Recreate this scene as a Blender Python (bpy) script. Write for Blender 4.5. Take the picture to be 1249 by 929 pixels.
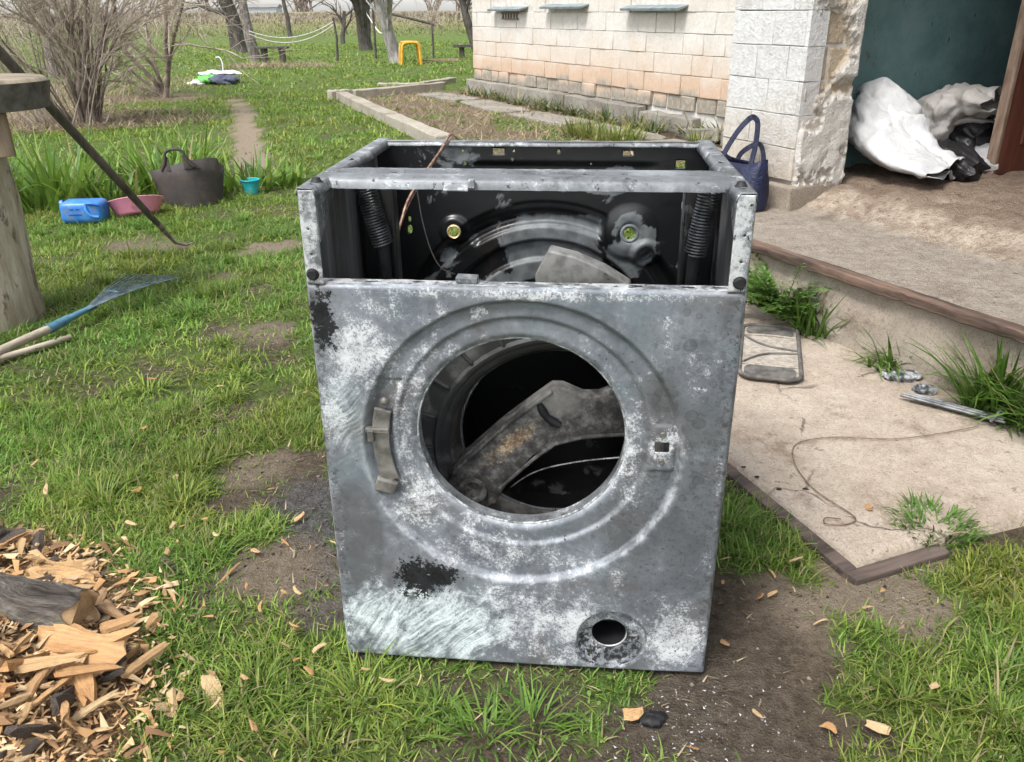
import bpy, bmesh, math, random
import numpy as np
from mathutils import Vector, Matrix, Euler
from math import sin, cos, pi, radians, sqrt, atan2

for o in list(bpy.data.objects): bpy.data.objects.remove(o, do_unlink=True)
SC = bpy.context.scene
COL = SC.collection
rng = np.random.default_rng(7)
random.seed(7)

# ------------------------------------------------------------------ camera, sky, sun, exposure
PITCH, ROLL, CAMH = 0.42226, -0.0071, 1.007
cd = bpy.data.cameras.new('camera'); cam = bpy.data.objects.new('camera', cd); COL.objects.link(cam)
cd.sensor_width = 36.0; cd.lens = 36.0 * 1009.9 / 1249.0; cd.clip_start = 0.02; cd.clip_end = 1500
_f = Vector((0, cos(PITCH), -sin(PITCH))); _r = Vector((1, 0, 0)); _u = _r.cross(_f)
_r2 = cos(ROLL) * _r + sin(ROLL) * _u; _u2 = -sin(ROLL) * _r + cos(ROLL) * _u
M = Matrix((_r2, _u2, -_f)).transposed().to_4x4(); M.translation = (0, 0, CAMH)
cam.matrix_world = M
SC.camera = cam

SUN_AZ, SUN_EL = radians(-140), radians(58)     # azimuth measured clockwise from +Y (behind left of the camera)
w = bpy.data.worlds.new('World'); SC.world = w; w.use_nodes = True
wn = w.node_tree.nodes; wl = w.node_tree.links
sky = wn.new('ShaderNodeTexSky'); sky.sky_type = 'NISHITA'; sky.sun_disc = False
sky.sun_elevation = SUN_EL; sky.sun_rotation = SUN_AZ; sky.air_density = 1.0; sky.dust_density = 1.5; sky.ozone_density = 1.0
hs = wn.new('ShaderNodeHueSaturation'); hs.inputs['Saturation'].default_value = 0.22
wl.new(sky.outputs[0], hs.inputs['Color']); wl.new(hs.outputs[0], wn['Background'].inputs['Color'])
wn['Background'].inputs['Strength'].default_value = 0.115
sl = bpy.data.lights.new('sun', 'SUN'); sl.energy = 1.5; sl.angle = radians(18); sl.color = (1.0, 0.97, 0.92)
so = bpy.data.objects.new('sun', sl); COL.objects.link(so)
sdir = Vector((sin(SUN_AZ) * cos(SUN_EL), cos(SUN_AZ) * cos(SUN_EL), sin(SUN_EL)))
so.rotation_euler = sdir.to_track_quat('Z', 'Y').to_euler(); so.location = sdir * 30
SC.view_settings.view_transform = 'Standard'; SC.view_settings.look = 'None'
SC.view_settings.exposure = 1.6; SC.view_settings.gamma = 1.0
SC.render.engine = 'CYCLES'
SC.cycles.use_adaptive_sampling = True; SC.cycles.adaptive_threshold = 0.03
SC.cycles.max_bounces = 4; SC.cycles.diffuse_bounces = 3; SC.cycles.glossy_bounces = 3; SC.cycles.transmission_bounces = 2; SC.cycles.transparent_max_bounces = 6

# ------------------------------------------------------------------ helpers
def tag(o, label=None, cat=None, group=None, kind=None):
    if label: o['label'] = label
    if cat: o['category'] = cat
    if group: o['group'] = group
    if kind: o['kind'] = kind
    return o

def empty(name, loc=(0, 0, 0), rz=0.0, rot=None):
    o = bpy.data.objects.new(name, None); COL.objects.link(o); o.location = loc
    o.rotation_euler = rot if rot is not None else (0, 0, rz); o.empty_display_size = 0.05
    return o

def link(name, me, parent=None, loc=(0, 0, 0), rot=(0, 0, 0), sc=(1, 1, 1)):
    o = bpy.data.objects.new(name, me); COL.objects.link(o); o.parent = parent
    o.location = loc; o.rotation_euler = rot; o.scale = sc
    return o

def mesh_np(name, V, F, mat, smooth=False):
    """V (n,3), F list/array of faces (array = equal sized)"""
    me = bpy.data.meshes.new(name)
    if isinstance(F, np.ndarray):
        k = F.shape[1]
        me.vertices.add(len(V)); me.vertices.foreach_set('co', np.ascontiguousarray(V, np.float32).ravel())
        me.loops.add(F.size); me.loops.foreach_set('vertex_index', np.ascontiguousarray(F, np.int32).ravel())
        me.polygons.add(len(F)); me.polygons.foreach_set('loop_start', np.arange(0, F.size, k, dtype=np.int32))
        me.polygons.foreach_set('loop_total', np.full(len(F), k, np.int32))
        me.update(calc_edges=True); me.validate()
    else:
        me.from_pydata([tuple(map(float, v)) for v in V], [], F); me.update()
    if smooth: me.polygons.foreach_set('use_smooth', np.ones(len(me.polygons), bool))
    if mat: me.materials.append(mat)
    return me

def attr(me, name, data, typ='FLOAT'):
    a = me.attributes.new(name, typ if typ == 'FLOAT' else 'FLOAT_COLOR', 'POINT')
    if typ == 'FLOAT': a.data.foreach_set('value', np.ascontiguousarray(data, np.float32))
    else: a.data.foreach_set('color', np.ascontiguousarray(data, np.float32).ravel())

class MB:
    def __init__(s): s.V = []; s.F = []
    def add(s, V, F):
        n = len(s.V); s.V += [tuple(v) for v in V]; s.F += [tuple(i + n for i in f) for f in F]; return s
    def box(s, c, size, R=None, jit=0.0):
        hx, hy, hz = [q / 2 for q in size]
        V = []
        for x in (-hx, hx):
            for y in (-hy, hy):
                for z in (-hz, hz):
                    v = Vector((x + random.uniform(-jit, jit), y + random.uniform(-jit, jit), z + random.uniform(-jit, jit)))
                    if R is not None: v = R @ v
                    V.append(v + Vector(c))
        return s.add(V, [(0, 1, 3, 2), (4, 6, 7, 5), (0, 4, 5, 1), (2, 3, 7, 6), (0, 2, 6, 4), (1, 5, 7, 3)])
    def tube(s, pts, rad, n=8, cap=True):
        pts = [Vector(p) for p in pts]; m = len(pts)
        rad = [rad] * m if not hasattr(rad, '__len__') else rad
        V = []; F = []; ref = None
        for i, p in enumerate(pts):
            t = (pts[min(i + 1, m - 1)] - pts[max(i - 1, 0)]).normalized()
            if ref is None: ref = Vector((0, 0, 1)) if abs(t.z) < .9 else Vector((1, 0, 0))
            a = t.cross(ref)
            if a.length < 1e-5: a = t.orthogonal()
            a.normalize(); b = t.cross(a); ref = a.cross(t)
            for k in range(n):
                q = 2 * pi * k / n; V.append(p + (a * cos(q) + b * sin(q)) * rad[i])
        for i in range(m - 1):
            for k in range(n):
                k2 = (k + 1) % n; F.append((i * n + k, i * n + k2, (i + 1) * n + k2, (i + 1) * n + k))
        if cap: F.append(tuple(range(n - 1, -1, -1))); F.append(tuple((m - 1) * n + k for k in range(n)))
        return s.add(V, F)
    def lathe(s, prof, n=32, closed=False):
        V = []; F = []; m = len(prof)
        for r, z in prof:
            for k in range(n): q = 2 * pi * k / n; V.append((r * cos(q), r * sin(q), z))
        for i in range(m - 1 + (1 if closed else 0)):
            i2 = (i + 1) % m
            for k in range(n): k2 = (k + 1) % n; F.append((i * n + k, i * n + k2, i2 * n + k2, i2 * n + k))
        return s.add(V, F)
    def prism(s, poly, z0, z1):
        n = len(poly); V = [(x, y, z0) for x, y in poly] + [(x, y, z1) for x, y in poly]
        F = [tuple(range(n - 1, -1, -1)), tuple(range(n, 2 * n))] + [(i, (i + 1) % n, n + (i + 1) % n, n + i) for i in range(n)]
        return s.add(V, F)
    def mesh(s, name, mat, smooth=False, bevel=0, seg=2):
        me = bpy.data.meshes.new(name); me.from_pydata([tuple(v) for v in s.V], [], s.F); me.update()
        bm = bmesh.new(); bm.from_mesh(me); bmesh.ops.recalc_face_normals(bm, faces=bm.faces)
        if bevel:
            es = [e for e in bm.edges if len(e.link_faces) == 2 and e.calc_face_angle(0) > 0.5]
            bmesh.ops.bevel(bm, geom=es, offset=bevel, segments=seg, profile=.5, affect='EDGES', clamp_overlap=True)
        bm.to_mesh(me); bm.free()
        if smooth:
            me.polygons.foreach_set('use_smooth', np.ones(len(me.polygons), bool))
            me.set_sharp_from_angle(angle=radians(50))
        if mat: me.materials.append(mat)
        return me
    def obj(s, name, mat, parent=None, smooth=False, bevel=0, seg=2, loc=(0, 0, 0), rot=(0, 0, 0)):
        return link(name, s.mesh(name, mat, smooth, bevel, seg), parent, loc, rot)

def vnoise(x, y, seed=0):
    def h(ix, iy):
        n = (ix.astype(np.int64) * 374761393 + iy.astype(np.int64) * 668265263 + seed * 974634) & 0xffffffff
        n = ((n ^ (n >> 13)) * 1274126177) & 0xffffffff
        return ((n ^ (n >> 16)) & 0xffff) / 65535.0
    ix = np.floor(x); iy = np.floor(y); fx = x - ix; fy = y - iy
    fx = fx * fx * (3 - 2 * fx); fy = fy * fy * (3 - 2 * fy)
    a = h(ix, iy); b = h(ix + 1, iy); c = h(ix, iy + 1); d = h(ix + 1, iy + 1)
    return (a * (1 - fx) + b * fx) * (1 - fy) + (c * (1 - fx) + d * fx) * fy
def fbm(x, y, seed=0, oct=4):
    v = 0; a = .5; t = 0
    for i in range(oct): v = v + a * vnoise(x * 2 ** i + 13.1 * i, y * 2 ** i + 7.7 * i, seed + i); t += a; a *= .55
    return v / t
def sstep(a, b, x): t = np.clip((x - a) / (b - a), 0, 1); return t * t * (3 - 2 * t)
def segdist(x, y, P):
    d = np.full(np.shape(x), 1e9)
    for (ax, ay), (bx, by) in zip(P[:-1], P[1:]):
        vx, vy = bx - ax, by - ay; t = np.clip(((x - ax) * vx + (y - ay) * vy) / (vx * vx + vy * vy), 0, 1)
        d = np.minimum(d, np.hypot(x - ax - t * vx, y - ay - t * vy))
    return d
def inpoly(x, y, P):
    r = np.zeros(np.shape(x), bool); j = len(P) - 1
    for i in range(len(P)):
        xi, yi = P[i]; xj, yj = P[j]
        r ^= ((yi > y) != (yj > y)) & (x < (xj - xi) * (y - yi) / (yj - yi + 1e-12) + xi); j = i
    return r

# ------------------------------------------------------------------ material builder
class NB:
    def __init__(s, name, rough=.8, metal=0.0, spec=.3):
        s.m = bpy.data.materials.new(name); s.m.use_nodes = True; s.nt = s.m.node_tree; s.n = s.nt.nodes; s.l = s.nt.links
        s.b = s.n['Principled BSDF']; s.b.inputs['Roughness'].default_value = rough; s.b.inputs['Metallic'].default_value = metal
        s.b.inputs['Specular IOR Level'].default_value = spec
        s.tc = s.n.new('ShaderNodeTexCoord')
    def _in(s, sock, v):
        if hasattr(v, 'is_linked'): s.l.new(v, sock)
        elif isinstance(v, (tuple, list)) and len(v) == 3 and sock.type == 'RGBA': sock.default_value = (*v, 1)
        else: sock.default_value = v
    def obj(s): return s.tc.outputs['Object']
    def pos(s): return s.n.new('ShaderNodeNewGeometry').outputs['Position']
    def map(s, c, scale=(1, 1, 1), rot=(0, 0, 0), loc=(0, 0, 0)):
        m = s.n.new('ShaderNodeMapping'); s.l.new(c, m.inputs[0]); m.inputs['Scale'].default_value = scale
        m.inputs['Rotation'].default_value = rot; m.inputs['Location'].default_value = loc; return m.outputs[0]
    def noise(s, c, scale, detail=4, rough=.55, dist=0.0, lac=2.0):
        t = s.n.new('ShaderNodeTexNoise'); s.l.new(c, t.inputs['Vector']); t.inputs['Scale'].default_value = scale
        t.inputs['Detail'].default_value = detail; t.inputs['Roughness'].default_value = rough; t.inputs['Distortion'].default_value = dist
        return t.outputs['Fac']
    def voro(s, c, scale, feat='F1', out='Distance', rand=1.0):
        t = s.n.new('ShaderNodeTexVoronoi'); t.feature = feat; s.l.new(c, t.inputs['Vector']); t.inputs['Scale'].default_value = scale
        t.inputs['Randomness'].default_value = rand; return t.outputs[out]
    def warp(s, c, scale, amt):
        t = s.n.new('ShaderNodeTexNoise'); s.l.new(c, t.inputs['Vector']); t.inputs['Scale'].default_value = scale; t.inputs['Detail'].default_value = 3
        v = s.n.new('ShaderNodeVectorMath'); v.operation = 'SUBTRACT'; s.l.new(t.outputs['Color'], v.inputs[0]); v.inputs[1].default_value = (.5, .5, .5)
        m = s.n.new('ShaderNodeVectorMath'); m.operation = 'SCALE'; s.l.new(v.outputs[0], m.inputs[0]); m.inputs['Scale'].default_value = amt
        a = s.n.new('ShaderNodeVectorMath'); a.operation = 'ADD'; s.l.new(c, a.inputs[0]); s.l.new(m.outputs[0], a.inputs[1]); return a.outputs[0]
    def math(s, op, a, b=None, clamp=False):
        m = s.n.new('ShaderNodeMath'); m.operation = op; m.use_clamp = clamp; s._in(m.inputs[0], a)
        if b is not None: s._in(m.inputs[1], b)
        return m.outputs[0]
    def rng(s, v, a, b, c=0.0, d=1.0, smooth=True):
        m = s.n.new('ShaderNodeMapRange'); m.interpolation_type = 'SMOOTHSTEP' if smooth else 'LINEAR'; m.clamp = True
        s._in(m.inputs['Value'], v)
        for i, q in zip(('From Min', 'From Max', 'To Min', 'To Max'), (a, b, c, d)): s._in(m.inputs[i], q)
        return m.outputs[0]
    def mix(s, f, a, b):
        m = s.n.new('ShaderNodeMix'); m.data_type = 'RGBA'; s._in(m.inputs[0], f); s._in(m.inputs[6], a); s._in(m.inputs[7], b); return m.outputs[2]
    def ramp(s, f, stops):
        r = s.n.new('ShaderNodeValToRGB'); s.l.new(f, r.inputs[0]); e = r.color_ramp.elements
        while len(e) < len(stops): e.new(.5)
        for q, (p, c) in zip(e, stops): q.position = p; q.color = (*c, 1)
        return r.outputs[0]
    def xyz(s, c):
        x = s.n.new('ShaderNodeSeparateXYZ'); s.l.new(c, x.inputs[0]); return x.outputs
    def blob(s, xyz, cx, cz, rx, rz):
        """1 at the centre, 0 at the ellipse, negative outside, in the x-z plane"""
        a = s.math('DIVIDE', s.math('SUBTRACT', xyz[0], cx), rx); b = s.math('DIVIDE', s.math('SUBTRACT', xyz[2], cz), rz)
        q = s.math('SQRT', s.math('ADD', s.math('MULTIPLY', a, a), s.math('MULTIPLY', b, b)))
        return s.math('SUBTRACT', 1.0, q)
    def attr(s, name, out='Fac'):
        a = s.n.new('ShaderNodeAttribute'); a.attribute_name = name; return a.outputs[out]
    def rand(s): return s.n.new('ShaderNodeObjectInfo').outputs['Random']
    def bump(s, h, strength=.3, dist=.01):
        b = s.n.new('ShaderNodeBump'); b.inputs['Strength'].default_value = strength; b.inputs['Distance'].default_value = dist
        s._in(b.inputs['Height'], h); s.l.new(b.outputs[0], s.b.inputs['Normal'])
    def col(s, c): s._in(s.b.inputs['Base Color'], c); return s
    def set(s, name, v): s._in(s.b.inputs[name], v); return s

def simple(name, c1, c2, scale=20, rough=.8, metal=0., bump=.2, spec=.3, bscale=None, dist=.004):
    N = NB(name, rough, metal, spec); o = N.obj()
    N.col(N.mix(N.rng(N.noise(o, scale, 5), .3, .7), c1, c2)); N.bump(N.noise(o, bscale or scale * 3, 4), bump, dist); return N.m

def streak(name, c1, c2, stretch=(1, 1, 12), scale=30, rough=.8, bump=.4, dist=.004):
    N = NB(name, rough); o = N.map(N.obj(), tuple(1 / q for q in stretch))
    f = N.noise(o, scale, 5, .6); f2 = N.noise(N.obj(), 4, 3)
    N.col(N.mix(N.rng(N.math('ADD', N.math('MULTIPLY', f, .75), N.math('MULTIPLY', f2, .25)), .32, .68), c1, c2)); N.bump(f, bump, dist); return N.m

# ---- washing machine paint / burnt steel
def mat_front():
    N = NB('burnt_front_steel', .5, .35, .4); o = N.obj(); X = N.xyz(o); ow = N.warp(o, 9, .06)
    big = N.noise(ow, 6, 5, .6); mid = N.noise(ow, 26, 6, .68); hf = N.noise(o, 260, 5, .78); hf2 = N.noise(o, 95, 8, .78)
    f = N.math('ADD', N.math('ADD', N.math('MULTIPLY', big, .5), N.math('MULTIPLY', mid, .28)), N.math('MULTIPLY', hf2, .22))
    c = N.ramp(f, [(.36, (.078, .087, .101)), (.46, (.13, .143, .161)), (.55, (.18, .197, .22)), (.66, (.265, .286, .314))])
    c = N.mix(N.rng(N.noise(N.map(ow, loc=(3, 1, 2)), 10, 4), .55, .7, 0, .3), c, (.125, .18, .20))
    c = N.mix(N.rng(N.noise(N.map(ow, loc=(7, 4, 1)), 8, 5), .50, .66, 0, .6), c, (.10, .088, .084))
    # smoke haze: right side, lower left flat, top band
    dk = N.blob(X, .235, .30, .13, .36); c = N.mix(N.rng(N.math('ADD', dk, N.math('MULTIPLY', mid, .8)), .35, .95, 0, .5), c, (.085, .09, .097))
    dk = N.blob(X, -.265, .24, .055, .12); c = N.mix(N.rng(N.math('ADD', dk, N.math('MULTIPLY', mid, .5)), .3, .5, 0, .65), c, (.085, .083, .088))
    drm = N.rng(N.math('ADD', N.blob(X, .235, .46, .075, .22), N.math('MULTIPLY', N.math('SUBTRACT', big, .5), 1.2)), .05, .35)
    for sc_, off, st_ in ((34, 0, .5), (58, 4, .45), (90, 9, .35)):
        v = N.voro(N.map(N.warp(o, 60, .004), (1, 0, 1), loc=(off, 0, off)), sc_, 'F1'); ringd = N.math('SUBTRACT', 1.0, N.rng(N.math('ABSOLUTE', N.math('SUBTRACT', v, .30)), .0, .10)); dr = N.math('MAXIMUM', N.math('MULTIPLY', N.rng(v, .22, .34, 1, 0), .6), ringd)
        sel = N.rng(N.voro(N.map(o, (1, 0, 1), loc=(off, 0, off)), sc_, 'F1', 'Color'), .5, .7)
        c = N.mix(N.math('MULTIPLY', N.math('MULTIPLY', N.math('MULTIPLY', dr, drm), sel), st_), c, (.05, .053, .057))
    # white ash: fine salt-and-pepper that thickens towards the middle of each patch
    blobs = [(-.235, .555, .07, .08, 1.05), (-.2, .625, .10, .035, .6), (-.165, .52, .05, .06, .7), (-.165, .31, .06, .07, .9), (-.06, .215, .14, .06, .8), (-.09, .27, .05, .03, .6),
             (.0, .09, .14, .10, .85), (-.15, .11, .14, .07, .8), (.245, .065, .075, .075, 1.15), (.09, .075, .075, .09, 1.05), (.155, .41, .035, .13, .75), (.165, .335, .03, .05, .8),
             (.11, .53, .07, .07, .5), (-.28, .46, .03, .06, .8), (.205, .42, .035, .045, .8), (.05, .19, .10, .05, .6), (-.172, .40, .03, .13, .8), (-.11, .56, .09, .05, .55), (.0, .648, .32, .010, .9), (.15, .18, .018, .035, .95), (-.06, .62, .02, .02, .8), (-.11, .625, .02, .02, .8), (.245, .55, .03, .05, .55), (.2, .60, .012, .04, .4), (-.29, .4, .014, .3, .5), (.29, .3, .012, .3, .5)]
    acc = None
    for (a, b, rx, rz, st) in blobs:
        q = N.math('MULTIPLY', N.rng(N.blob(X, a, b, rx * 1.6, rz * 1.6), 0, 1.0), st); acc = q if acc is None else N.math('MAXIMUM', acc, q)
    th = N.math('ADD', N.math('ADD', N.math('MULTIPLY', hf, .6), N.math('MULTIPLY', hf2, .4)), N.math('ADD', N.math('MULTIPLY', N.math('SUBTRACT', mid, .5), .6), N.math('MULTIPLY', acc, .27)))
    wh = N.rng(th, .63, .80)
    cloud = N.rng(N.math('ADD', mid, N.math('MULTIPLY', big, .5)), .55, .95, .45, 1.0)
    c = N.mix(N.math('MULTIPLY', N.math('MULTIPLY', wh, cloud), .92), c, N.mix(hf, (.36, .37, .385), (.70, .71, .72)))
    # dark pepper inside the ash
    pe = N.math('MULTIPLY', N.rng(N.noise(N.map(o, loc=(2, 8, 3)), 210, 4, .7), .37, .43, 1, 0), N.rng(acc, .3, .8)); c = N.mix(N.math('MULTIPLY', pe, .75), c, (.06, .06, .064))
    # wiped brush marks, lower left
    wb = N.warp(o, 9, .035); s1 = N.noise(N.map(N.map(wb, rot=(0, radians(40), 0)), (7, 1, 95)), 2.0, 7, .72, .15); s1b = N.noise(N.map(N.map(wb, rot=(0, radians(64), 0)), (7, 1, 80)), 2.0, 7, .72, .15)
    sel = N.rng(N.noise(o, 9, 3), .45, .55); s2 = N.math('ADD', N.math('MULTIPLY', s1, N.math('SUBTRACT', 1.0, sel)), N.math('MULTIPLY', s1b, sel)); s2 = N.math('ADD', N.math('MULTIPLY', s2, .62), N.math('ADD', N.math('MULTIPLY', hf, .18), N.math('MULTIPLY', mid, .2)))
    reg = N.math('ADD', N.rng(N.math('ADD', N.blob(X, -.17, .075, .17, .09), N.math('MULTIPLY', N.math('SUBTRACT', mid, .5), 1.6)), 0, .4), N.math('MULTIPLY', N.rng(N.blob(X, -.265, .46, .05, .12), 0, .9), .6), True)
    c = N.mix(N.math('MULTIPLY', reg, N.rng(s2, .38, .56, .1, .95)), c, N.ramp(s2, [(.38, (.2, .235, .25)), (.48, (.40, .455, .47)), (.6, (.66, .72, .73))]))
    for rot_, lo in ((-32, .66), (71, .68), (8, .69)):
        scr = N.noise(N.map(N.map(ow, rot=(0, radians(rot_), 0)), (5, 1, 150)), 2.2, 4, .6); c = N.mix(N.rng(scr, lo, lo + .06, 0, .4), c, (.42, .44, .46))
    e = N.attr('edge'); ew = N.math('MULTIPLY', e, N.rng(mid, .38, .62, .05, 1)); c = N.mix(N.math('MULTIPLY', ew, .6), c, (.54, .57, .6))
    pit = N.rng(N.noise(N.map(o, loc=(5, 5, 5)), 130, 4, .65), .30, .36, 1, 0); c = N.mix(N.math('MULTIPLY', pit, N.rng(N.noise(o, 10, 3), .40, .56)), c, (.022, .022, .024))
    ed_ = N.rng(N.math('ABSOLUTE', X[0]), .262, .298); es = N.math('MULTIPLY', ed_, N.rng(N.noise(N.map(o, loc=(1, 2, 9)), 85, 6, .75), .50, .58)); c = N.mix(N.math('MULTIPLY', es, .7), c, (.035, .032, .031))
    rs_ = N.math('MULTIPLY', N.rng(N.blob(X, .2, .33, .14, .36), 0, .5), N.rng(N.noise(N.map(o, loc=(4, 2, 1)), 170, 5, .75), .55, .63)); c = N.mix(N.math('MULTIPLY', rs_, .55), c, (.05, .046, .045))
    soot = None
    for (a, b, rx, rz) in [(-.168, .168, .038, .040), (-.281, .605, .020, .048), (-.135, .172, .034, .026)]:
        q = N.blob(X, a, b, rx, rz); soot = q if soot is None else N.math('MAXIMUM', soot, q)
    nz = N.math('SUBTRACT', N.math('ADD', N.math('MULTIPLY', hf2, .55), N.math('MULTIPLY', N.noise(o, 55, 8, .8), .45)), .5)
    sm = N.math('MULTIPLY', N.rng(N.math('ADD', soot, N.math('MULTIPLY', nz, 6.0)), .1, .2), N.rng(soot, -.6, -.3))
    br = N.math('MULTIPLY', N.rng(soot, -.9, .2), N.rng(hf2, .42, .6)); c = N.mix(N.math('MULTIPLY', br, .5), c, (.075, .055, .05))
    c = N.mix(sm, c, (.0085, .009, .0105))
    pp = N.math('MULTIPLY', N.rng(N.blob(X, .143, .045, .062, .046), 0, .2), N.rng(hf2, .46, .53)); c = N.mix(pp, c, (.018, .018, .02))
    N.col(c); N.set('Roughness', N.rng(th, .45, .75, .40, .85)); N.set('Metallic', N.rng(th, .5, .72, .25, .0))
    N.bump(N.math('ADD', N.math('MULTIPLY', hf2, .7), N.math('MULTIPLY', wh, .4)), .4, .0014); return N.m

def mat_sheet(name='burnt_sheet_steel', white=.5, k=1.0):
    N = NB(name, .5, .3, .4); o = N.obj(); ow = N.warp(o, 14, .03); hf2 = N.noise(o, 110, 8, .78); mid = N.noise(ow, 24, 6, .65)
    f = N.math('ADD', N.math('MULTIPLY', N.noise(ow, 9, 5), .5), N.math('MULTIPLY', mid, .5))
    c = N.ramp(f, [(.36, tuple(q * k for q in (.085, .09, .098))), (.5, tuple(q * k for q in (.15, .16, .17))), (.64, tuple(q * k for q in (.25, .265, .28)))])
    w_ = N.rng(N.math('ADD', hf2, N.math('MULTIPLY', N.math('SUBTRACT', mid, .5), .9)), .66 - white * .22, .82 - white * .2); c = N.mix(N.math('MULTIPLY', w_, .9), c, N.mix(N.noise(o, 260, 4, .7), (.36, .37, .38), (.66, .67, .67)))
    c = N.mix(N.rng(N.noise(N.map(ow, loc=(2, 3, 4)), 70, 6, .75), .36, .42, 1, 0), c, (.014, .014, .015))
    c = N.mix(N.rng(N.noise(N.map(ow, loc=(6, 3, 1)), 13, 6, .7), .51, .66, 0, .7), c, (.035, .034, .036))
    N.col(c); N.bump(hf2, .4, .0012); return N.m

def mat_inside(name='sooty_inside', peel=.5, base=(.0065, .007, .008), grey=(.085, .092, .097), rust=0.25, spots=False, soft=.012):
    N = NB(name, .42, .2, .8); o = N.obj()
    n = N.noise(o, 9, 8, .62, .35); m2 = N.noise(N.map(o, loc=(1, 6, 3)), 45, 4)
    if spots:
        X = N.xyz(o); b_ = N.blob(X, .165, .605, .055, .085)
        for q in ((.03, .60, .14, .075), (.10, .72, .14, .03), (-.02, .50, .17, .06)): b_ = N.math('MAXIMUM', b_, N.math('MULTIPLY', N.blob(X, *q), .7))
        n = N.math('ADD', N.math('SUBTRACT', n, .068), N.math('MULTIPLY', N.rng(b_, 0, .5), .23))
    g = N.mix(N.rng(m2, .35, .7), grey, tuple(q * .5 for q in grey))
    c = N.mix(N.rng(n, peel, peel + soft), base, g)
    c = N.mix(N.rng(N.noise(N.map(o, loc=(9, 2, 5)), 14, 5), .6, .75, 0, rust), c, (.11, .07, .05))
    N.col(c); N.set('Roughness', N.rng(n, peel, peel + .02, .35, .6)); N.bump(n, .35, .002); return N.m

def mat_side_in():
    N = NB('scorched_side_inside', .45, .45, .4); o = N.map(N.obj(), (1, 1, .06))
    f = N.noise(o, 34, 5, .6); c = N.ramp(f, [(.28, (.05, .05, .05)), (.45, (.16, .163, .165)), (.6, (.29, .295, .3)), (.75, (.5, .51, .51))])
    c = N.mix(N.rng(N.noise(N.obj(), 8, 4), .5, .7, 0, .5), c, (.06, .045, .035)); N.col(c); return N.m

M_front = mat_front(); M_sheet = mat_sheet(); M_sheetw = mat_sheet('flaked_white_steel', 1.25, 1.3); M_flange = mat_sheet('worn_top_flange', .6, .95)
M_in = mat_inside('sooty_rear_inside', .5, (.0055, .006, .007), (.135, .148, .155), .2, True, .03); M_bar = mat_sheet('smoky_brace_steel', .22); M_in2 = mat_inside('sooty_dark_inside', .63, (.006, .006, .007), (.07, .075, .08), .1); M_sidein = mat_side_in()
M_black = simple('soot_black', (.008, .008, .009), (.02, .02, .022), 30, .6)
M_spring = simple('sooty_spring_steel', (.05, .053, .056), (.14, .145, .15), 40, .4, .6, .2)
M_copper = simple('burnt_copper_wire', (.11, .06, .045), (.36, .23, .17), 120, .5, .3)
M_thinwire = simple('grey_wire', (.06, .06, .06), (.13, .12, .11), 60, .5, .4)
M_brass = simple('brass', (.55, .38, .17), (.8, .66, .42), 80, .4, .6)
M_boss = mat_inside('peeled_boss', .36, (.012, .014, .015), (.15, .17, .18), .05)

# ------------------------------------------------------------------ ground masks (world metres)
HOUSE0 = (-.48, 11.66); HD = (.45, -.893); HI = (.893, .45)
def h2w(x, y): return (HOUSE0[0] + HD[0] * x + HI[0] * y, HOUSE0[1] + HD[1] * x + HI[1] * y)
def w2h(X, Y): X = X - HOUSE0[0]; Y = Y - HOUSE0[1]; return X * HD[0] + Y * HD[1], X * HI[0] + Y * HI[1]
MO = (.014, 1.074); MRZ = radians(-5.225)
def w2m(X, Y): X = X - MO[0]; Y = Y - MO[1]; c, s = cos(MRZ), sin(MRZ); return X * c + Y * s, -X * s + Y * c
PATH = [(-1.72, 5.6), (-1.80, 5.9), (-2.4, 7.8), (-2.95, 9.6), (-3.4, 10.8)]
BED = [(-.62, 7.3), (-2.15, 10.8), (-.75, 12.1), (-.35, 11.2), h2w(5.6, -.5), h2w(6.3, -2.0), (.35, 5.6), (-.3, 6.5)]
SLAB_O = (.668, 1.326); SLAB_A = (.939, .343); SLAB_B = (-.343, .939)   # front corner, front edge, left edge directions
def slabco(x, y): x = x - SLAB_O[0]; y = y - SLAB_O[1]; return x * SLAB_A[0] + y * SLAB_A[1], x * SLAB_B[0] + y * SLAB_B[1]
BARE = [(-.55, 1.66, .17, .9), (-.44, 1.60, .13, 1), (-.43, 1.33, .14, .95), (-.52, 1.36, .08, .7), (-.42, 1.46, .11, .9), (-.60, 1.55, .08, .8), (-.47, 1.74, .10, .9), (-.40, 1.86, .08, .7), (-.56, 1.28, .07, .7), (-.38, 1.2, .06, .6), (-.65, 1.75, .08, .8), (-.84, 2.7, .1, .7), (-.75, 2.05, .07, .6), (-1.13, 3.8, .16, .9), (-.9, 1.78, .05, .6),
        (.40, 1.17, .17, 1), (.30, 1.0, .16, 1), (.42, .98, .15, 1), (.47, 1.09, .12, 1), (.36, 1.32, .1, .9), (.655, 1.26, .13, .95), (.50, 1.22, .12, .9), (.2, .93, .07, .9), (.37, .86, .14, .9), (.12, .80, .08, .5),
        (-.13, .87, .06, .6), (.8, 1.34, .06, .6), (-.06, .78, .1, .5), (.98, 1.15, .05, .5), (-1.2, 3.35, .09, .6), (-.6, 2.9, .1, .5), (-1.0, 2.35, .09, .45), (-1.55, 3.78, .09, .9), (-.7, 2.4, .07, .5),
        (-1.35, 1.95, .1, .4), (-1.75, 3.9, .25, .5), (-2.6, 3.95, .2, .4), (-.95, 4.3, .2, .5)]
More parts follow.
